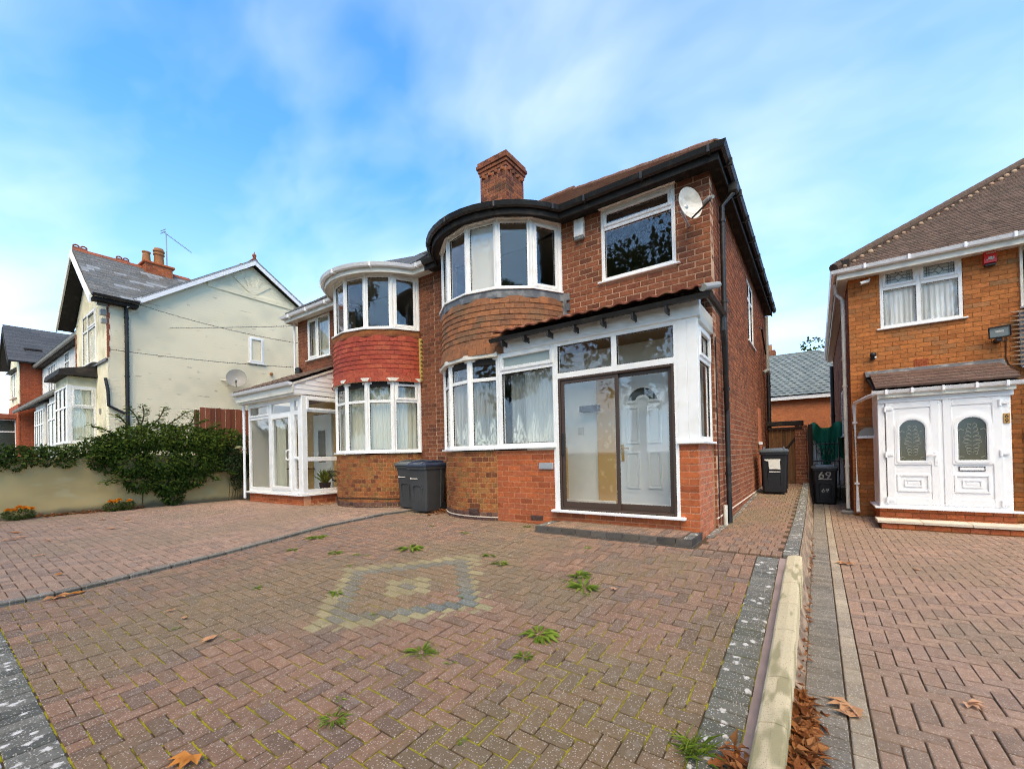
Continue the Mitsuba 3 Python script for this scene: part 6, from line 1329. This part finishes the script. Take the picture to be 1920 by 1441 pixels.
put(RH, 'front_gable', poly_ext([(-33.9, -1.4), (-30.74, -1.4), (-30.74, 4.8), (-32.2, 6.4), (-33.9, 4.8)], .03, mat4([1, 0, 0], [0, 0, 1], [0, -1, 0], (0, 3.15, 0))), MAT['cream_render'])
put(RH, 'lower_front', bx(-34, -30.72, 3.08, 3.14, -1.4, 2.9), MAT['brick_far'])
rr2 = put(RH, 'roof', cat([slab((-30.35, 2.75, 4.86), (-30.35, 6.6, 4.86), (-32.2, 6.6, 6.78), (-32.2, 2.75, 6.78)), slab((-32.2, 2.75, 6.78), (-32.2, 6.6, 6.78), (-34.1, 6.6, 4.86), (-34.1, 2.75, 4.86)), slab((-34, 3.6, 4.86), (XF, 3.6, 4.86), (XF, 6.4, 6.8), (-34, 6.4, 6.8))]), MAT['slate_new'])
sv = np.array([-32.2+30.35, 0, 6.78-4.86]); Ls = np.linalg.norm(sv); sv /= Ls
pieces(rr2, 'slate', 'slate_new', tiles((-30.33, 0, 4.85), (0, 1, 0), sv, 10, lambda s: 2.75, lambda s: 3.75+2.4*s/Ls, .6, Ls/10, length=Ls/10*1.4, thick=.02, tilt=.03), 'box')
put(RH, 'bargeboard', cat([poly_ext([(-32.2, 6.5), (-32.2, 6.74), (-32.2+s*1.85, 4.82), (-32.2+s*1.85, 4.58)], .05, mat4([1, 0, 0], [0, 0, 1], [0, -1, 0], (0, 2.78, 0))) for s in (-1, 1)]), MAT['black_wood'])
window(RH, frame((0, 3.12, 0), (1, 0)), -33.1, -31.5, 3.3, 4.5, cols=[-32.3], y0=-.03, y1=.02, glass='glass_obscure', sill=.08); put(RH, 'roof_vent', bx(-31.0, -30.9, 3.3, 3.9, 5.55, 5.62), MAT['black_wood'])
put(RH, 'hood', hull([(-33.2, 2.9, 4.55), (-31.4, 2.9, 4.55), (-33.2, 3.12, 4.75), (-31.4, 3.12, 4.75), (-33.2, 3.12, 4.55), (-31.4, 3.12, 4.55)]), MAT['slate_new'])
put(RH, 'front_bay', bx(-33.5, -31.5, 2.2, 3.1, -1.4, .5), MAT['brick_far']); window(RH, frame((-31.5, 0, 0), (0, 1)), 2.2, 3.1, .5, 2.2, rows=[1.6], y0=0, y1=.06, glass='glass_dark'); window(RH, frame((0, 2.2, 0), (1, 0)), -33.5, -31.5, .5, 2.2, cols=[-32.5], rows=[1.6], y0=0, y1=.06, glass='glass_dark'); put(RH, 'bay_roof', bx(-33.7, -31.3, 2.0, 3.1, 2.2, 2.45, .03), MAT['terracotta'])

# ---------------------------------------------------------------- plants on the boundary wall
wis = thing('wisteria', 'large dark green wisteria sprawling over the yellow wall', 'shrub')
wb = [((-13.15, y, z), (rx, ry, rz)) for y, z, ry, rz, rx in ((2.80, .40, .42, .30, .3), (3.15, .58, .45, .30, .4), (3.6, .62, .55, .34, .45), (4.15, .58, .55, .34, .48), (4.65, .50, .45, .36, .45), (3.05, .05, .40, .40, .32), (3.7, .05, .55, .50, .42), (4.3, .05, .50, .46, .40), (3.25, -.42, .34, .30, .26), (3.8, -.45, .42, .40, .3), (3.85, -.78, .26, .28, .2), (2.62, .20, .28, .20, .2), (5.1, .55, .42, .30, .38), (4.25, -.42, .32, .26, .24), (4.75, .02, .34, .34, .3))]
lp = blob_leaves(wb, 15000, .085, .042, up=.55)
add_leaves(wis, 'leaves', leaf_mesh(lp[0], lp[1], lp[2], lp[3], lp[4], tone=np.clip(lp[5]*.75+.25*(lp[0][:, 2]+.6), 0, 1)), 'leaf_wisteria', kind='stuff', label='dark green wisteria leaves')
SP, SD, SN, ST = [], [], [], []; sp_st = []
for (y, z, tx, ty, tz) in [(3.0, .45, .1, -.25, .55), (3.15, .5, .05, .1, .75), (3.3, .5, .1, .35, .72), (3.45, .5, .1, .65, .66), (3.6, .5, .2, .85, .45), (4.0, .5, .05, .3, .62), (4.25, .45, .1, .5, .42), (2.8, .35, .1, -.45, .38), (2.75, .3, .1, -.5, .15), (3.2, .5, 0, -.2, .68), (4.6, .4, .1, .3, .35), (2.7, .1, .15, -.5, -.15), (4.5, -.4, .2, .55, -.05), (4.3, -.5, .2, .4, -.12), (3.1, -.35, .2, -.4, -.2), (2.9, -.3, .15, -.35, -.25)]:
    o = np.array([-13.1, y, z+.2]); e = np.array([tx, ty, tz]); pts = [o+e*t+np.array([0, .08*math.sin(t*3), -.10*t*t]) for t in np.linspace(0, 1, 9)]; sp_st.append(pts)
    for i in range(2, 9):
        for s in (-1, 1, 1):
            for j in range(3):
                q = pts[i]+NP.normal(size=3)*.02; d = np.array([s*.5+.2*rng.random(), .4*s+e[1]*.6, -.25+.5*rng.random()]); SP.append(q+d*.03*j); SD.append(d); SN.append([.3, -.3, 1]); ST.append(.3+.6*rng.random())
add_leaves(wis, 'spray', leaf_mesh(SP, SD, SN, .10, .042, tone=np.array(ST)), 'leaf_wisteria', kind='stuff', label='feathery sprays of leaflets above the wisteria')
put(wis, 'stem', stems(sp_st+[[(-13.2, 3.70, -1.1), (-13.15, 3.72, -.8), (-13.2, 3.80, -.4), (-13.2, 3.6, .1)], [(-13.22, 3.76, -1.1), (-13.2, 3.85, -.7), (-13.2, 4.1, -.2)], [(-13.2, 3.27, -1.1), (-13.22, 3.28, -.8), (-13.22, 3.3, -.5)]], .014), MAT['stem'])
ro = thing('rose_bush', 'rose bush with two pale yellow flowers beside the left porch', 'rose bush')
lp = blob_leaves([((-13.0, 5.35, .34), (.30, .36, .40)), ((-13.0, 5.20, -.02), (.26, .36, .34)), ((-13.05, 5.45, -.25), (.18, .2, .3)), ((-13.1, 5.0, .05), (.2, .22, .2)), ((-13.1, 5.3, -.5), (.12, .14, .3))], 2600, .062, .042)
add_leaves(ro, 'leaves', leaf_mesh(*lp[:5], tone=lp[5]), 'leaf_rose', kind='stuff', label='grey green rose leaves')
put(ro, 'stem', stems([[(-13.15, 5.1+.07*i, -1.1), (-13.1, 5.12+.07*i+.04*math.sin(i), -.6), (-13.05, 5.15+.09*i, -.1)] for i in range(5)], .009), MAT['stem'])
def flower(parent, c, r, mat, n=22):
    d = rand_dirs(n); d[:, 2] = abs(d[:, 2])*.8+.1; add_leaves(parent, 'flower', leaf_mesh(np.array(c)+d*r*.25, d, rand_dirs(n), r, r*.8, fold=.2, curl=-.2), mat)
flower(ro, (-12.80, 5.22, .32), .075, 'petal_cream'); flower(ro, (-12.80, 5.33, .20), .08, 'petal_cream'); flower(ro, (-12.80, 5.30, .35), .05, 'petal_cream')
iv = thing('ivy', 'dark green climber trailing along the top of the yellow wall', 'climber')
bl = [((-13.40, y, .27+.10*math.sin(y*3)), (.26, .30, .18+.05*math.sin(y*5))) for y in np.arange(.25, 3.0, .24)]+[((-13.28, y, .05), (.12, .16, h)) for y, h in ((.5, .2), (.95, .22), (1.3, .16), (2.0, .12), (2.5, .2), (2.65, .32))]
lp = blob_leaves(bl, 4600, .07, .048)
add_leaves(iv, 'leaves', leaf_mesh(*lp[:5], tone=lp[5]), 'leaf_ivy', kind='stuff', label='dark green trailing leaves')
put(iv, 'stem', stems([[(-13.40, .2, .2), (-13.40, 1.2, .24), (-13.38, 2.2, .22), (-13.35, 3.0, .2)]], .012), MAT['stem'])
q = np.column_stack([-13.25+NP.normal(size=70)*.03, 1.9+NP.random(70)*.6, .40+NP.normal(size=70)*.06]); add_leaves(iv, 'white_blossom', leaf_mesh(q, rand_dirs(70), rand_dirs(70), .03, .03), 'petal_cream')
for y, n, lab in ((1.31, 5, 'clump of orange marigolds at the left end of the yellow wall'), (2.74, 3, 'orange marigolds in the middle of the wall base, left of the wisteria'), (2.98, 1, 'single orange marigold head nearest the wisteria stem')):
    k = thing('marigold', lab, 'flower')
    lp = blob_leaves([((-13.08, y, -.98), (.14, .10+.025*n, .10))], 160+60*n, .06, .02)
    add_leaves(k, 'leaves', leaf_mesh(*lp[:5], tone=lp[5]), 'leaf_ivy')
    for i in range(n): flower(k, (-13.0+rng.uniform(-.05, .05), y+(i-(n-1)/2)*.075, -.88+rng.uniform(-.02, .03)), .05, 'petal_orange', 30)
def litter(name, label, n, fx, L, mat='leaf_dry'):
    k = thing(name, label, 'leaves'); labels[k]['kind'] = 'stuff'
    p = np.array([fx() for _ in range(n)]); d = rand_dirs(n); d[:, 2] *= .35; nn = rand_dirs(n)*.55+[0, 0, 1]
    m = leaf_mesh(p, d, nn, L*(.6+.8*NP.random(n)), L*.55*(.6+.8*NP.random(n)), fold=.3, curl=.25*(NP.random(n)-.3)[:, None]); fill(k, (m[0], m[1]), MAT[mat], uv=m[2])
def at(g, fxy, h): 
    def f():
        x, y = fxy(); return x, y, float(g(x, y))+.004+h*rng.random()
    return f
def kerbpile():
    t = rng.random()**.8; y = 1.35+1.75*t; x = -.125+abs(rng.gauss(0, .075))*(1.25-.9*t); return x, y
litter('leaf_litter', 'drift of brown dead leaves against the right side of the kerb', 620, lambda: (lambda x, y: (x, y, -1.485+max(0, .10-.7*(x+.13))*rng.random()*(3.2-y)/1.5))(*kerbpile()), .075)
litter('leaf_litter', 'brown dead leaves on the dark border left of the kerb bottom', 170, at(gmain, lambda: (-.29-abs(rng.gauss(0, .07)), 1.45+.85*rng.random()**1.3), .05), .07)
litter('leaf_litter', 'line of dry leaves along the foot of the yellow wall', 320, at(gleft, lambda: (-13.30+abs(rng.gauss(0, .09)), rng.uniform(1.3, 3.3)), .03), .07)
litter('leaf_litter', 'dry tan leaves under the side panel of the left porch', 110, at(gleft, lambda: (-9.5+abs(rng.gauss(0, .10)), rng.uniform(5.35, 6.1)), .03), .07, 'leaf_tan')
litter('leaf_litter', 'small heap of dry leaves between the blue-lidded bin and the right bay', 90, at(gmain, lambda: (-5.92+rng.gauss(0, .10), 5.92+rng.gauss(0, .16)), .05), .07)
litter('leaf_litter', 'crumbs of dead leaf scattered in the strip beside the right drive border', 160, lambda: (-.125+.035*rng.random(), rng.uniform(3.0, 8.5), -1.47+.03*rng.random()), .04)
for i, (x, y, g, s) in enumerate([(-2.60, .83, gmain, .11), (-3.96, 1.41, gmain, .09), (-6.98+.45, .90, gmain, .13), (-4.64, 1.45, gmain, .05), (-4.98, 1.44, gmain, .05), (-1.55, 3.8, gmain, .06), (-6.45, 1.06, gmain, .10), (-10.6, .98, gleft, .13), (-11.26, 1.07, gleft, .10), (-10.65, 1.11, gleft, .10), (-9.98, 1.27, gleft, .07), (-8.86, 1.06, gleft, .07), (-7.41, 1.08, gleft, .08), (-10.24, 2.08, gleft, .10), (-11.23, 2.52, gleft, .10), (-11.71, 2.3, gleft, .09), (-10.83, 1.82, gleft, .08), (.13, 3.11, gright, .13), (.11, 2.98, gright, .08), (.27, 6.93, gright, .13), (.67, 3.51, gright, .08), (.95, 6.95, gright, .06)]):
    lab = {0: 'orange fallen leaf on the paving at the bottom left', 17: 'torn tan leaf on the buff border of the right drive', 19: 'pale curled leaf on the far part of the right drive'}.get(i, 'small tan fallen leaf lying on the block paving')
    k = thing('fallen_leaf', lab, 'leaf', None if i in (0, 17, 19) else 'fallen leaves scattered on the drives')
    a = rng.random()*6.28; n = 4
    p = np.array([[x, y, float(g(x, y))+.012]]*n)+np.array([[math.cos(a)*s*.0, 0, .002*j] for j in range(n)]); d = np.array([[math.cos(a+j*.7-1), math.sin(a+j*.7-1), .12] for j in range(n)])
    m = leaf_mesh(p, d, np.array([[.1, .1, 1]]*n), s, s*.55, fold=.2, curl=.1); fill(k, (m[0], m[1]), MAT['leaf_tan'], uv=m[2]*0+(.95 if i == 0 else rng.random()))

# ---------------------------------------------------------------- weeds in the joints of the paving
def weed(label, x, y, w, h, kind, group=None):
    k = thing('weed', label, 'weed', group); z = float(gmain(x, y)); P_, D_, N_, L_, W_ = [], [], [], [], []
    if kind == 'grass':
        n = 60
        for i in range(n):
            a = rng.random()*6.28; t = rng.random(); P_.append((x+rng.gauss(0, w*.12), y+rng.gauss(0, w*.10), z)); D_.append((math.cos(a)*.9, math.sin(a)*.9, .25+1.0*t)); N_.append((0, 0, 1)); L_.append(w*.5*(.5+.6*rng.random())); W_.append(.007)
    else:
        n = max(10, int(26*w/.3)) if kind == 'rosette' else 46
        for i in range(n):
            a = rng.random()*6.28; t = rng.random(); rr = w*.16*math.sqrt(rng.random())
            P_.append((x+rr*math.cos(a), y+rr*math.sin(a)*.8, z+.004)); D_.append((math.cos(a), math.sin(a)*.8, h/w*1.6*t)); N_.append((-math.cos(a)*.3, -math.sin(a)*.3, 1)); L_.append(w*.34*(.4+.8*rng.random())); W_.append(L_[-1]*(.30 if kind == 'rosette' else .12))
    L_ = np.array(L_); m = leaf_mesh(P_, D_, N_, L_, np.array(W_), fold=.25, curl=.28)
    fill(k, (m[0], m[1]), MAT['leaf_weed'], uv=m[2])
g_ = 'small weeds in the paving joints'; sm = 'small green weed growing in a joint of the block paving'
for lab, x, y, w, h, kd in [('tall leafy weed near the left drive edge, left of the others', -6.13, 3.54, .36, .12, 'rosette'), ('wide grassy weed behind the yellow and grey motif', -4.37, 3.80, .44, .08, 'rosette'), ('broad dandelion rosette in the middle of the drive front', -1.76, 2.78, .38, .08, 'rosette'), ('spiky dark weed in front of the motif, seed stalks on it', -2.36, 2.14, .30, .14, 'spiky'), ('weed with long stalks right of the spiky dark weed', -1.69, 2.48, .20, .07, 'spiky'),
    ('upper bushy bright weed before the porch step', -2.0, 3.94, .34, .12, 'rosette'), ('lower bushy bright weed before the porch step', -1.83, 3.71, .36, .16, 'rosette'), ('straggly thin weed with bare stalk in the lower left foreground', -2.26, 1.39, .26, .07, 'spiky'), ('tuft of long grass at the dark border near the kerb', -.52, 2.19, .30, .12, 'grass'), ('bright weed on the left corner of the motif', -3.95, 2.49, .24, .06, 'rosette')]: weed(lab, x, y, w, h, kd)
for x, y, w in [(-5.87, 3.04, .22), (-5.18, 3.24, .26), (-4.84, 3.33, .16), (-4.67, 3.36, .12), (-5.01, 4.83, .16), (-4.2, 4.7, .18), (-3.24, 4.05, .22), (-2.94, 3.88, .26), (-2.28, 4.72, .14), (-1.75, 3.58, .13), (-2.09, 2.15, .11), (-2.39, 1.51, .11), (-1.52, 1.65, .09), (-3.79, 1.5, .11), (-4.84, 2.12, .18), (-4.48, 1.32, .09), (-2.04, 3.78, .15), (-3.55, 5.35, .2), (-4.56, 3.04, .12), (-3.2, 2.35, .09), (-2.75, 3.0, .09)]: weed(sm, x, y, w, w*.35, 'rosette', g_)

# ---------------------------------------------------------------- trees
def tree(name, label, x, y, z0, h, cr, n, L, mat, seed=0, cz=.62):
    k = thing(name, label, 'tree'); r = random.Random(seed)
    put(k, 'trunk', cat([tube([(x, y, z0), (x+.05, y, z0+h*.25), (x, y+.05, z0+h*.5)], np.array([.22, .17, .10])*h/8, 10)]+[tube([(x, y, z0+h*.35), (x+cr*.5*math.cos(a), y+cr*.5*math.sin(a), z0+h*(.6+.1*r.random()))], np.array([.08, .02])*h/8, 6) for a in np.arange(0, 6.2, 1.1)]), MAT['bark'])
    bl = [((x+cr*.7*r.uniform(-1, 1), y+cr*.7*r.uniform(-1, 1), z0+h*(cz+.30*r.uniform(-1, 1))), (cr*.36*r.uniform(.7, 1.3),)*2+(cr*.30*r.uniform(.7, 1.2),)) for _ in range(26)]
    lp = blob_leaves(bl, n, L, L*.62, surf=.4)
    add_leaves(k, 'crown', leaf_mesh(*lp[:5], tone=lp[5]), mat, kind='stuff', label='leafy crown')
tree('small_tree', 'light green tree top showing past the back corner of the brick house', -4.6, 29, -1.2, 6.4, 1.9, 2600, .22, 'leaf_light', 1)
tree('dark_tree', 'dark feathery tree showing above the grey roof beside the orange house', .75, 34, -1.2, 8.6, 1.6, 2600, .25, 'leaf_tree', 2)
for lab, x, y, h, cr, s in (('broad street tree mirrored in the upper window panes', -7.0, -9.0, 15.0, 5.2, 3), ('street tree mirrored in the orange house windows', 7.5, -13.0, 14.0, 4.6, 4), ('street tree opposite the cream house', -21, -12.2, 12, 4.2, 6)): tree('street_tree', lab, x, y, -1.6, h, cr, 7500, .34, 'leaf_tree', s)
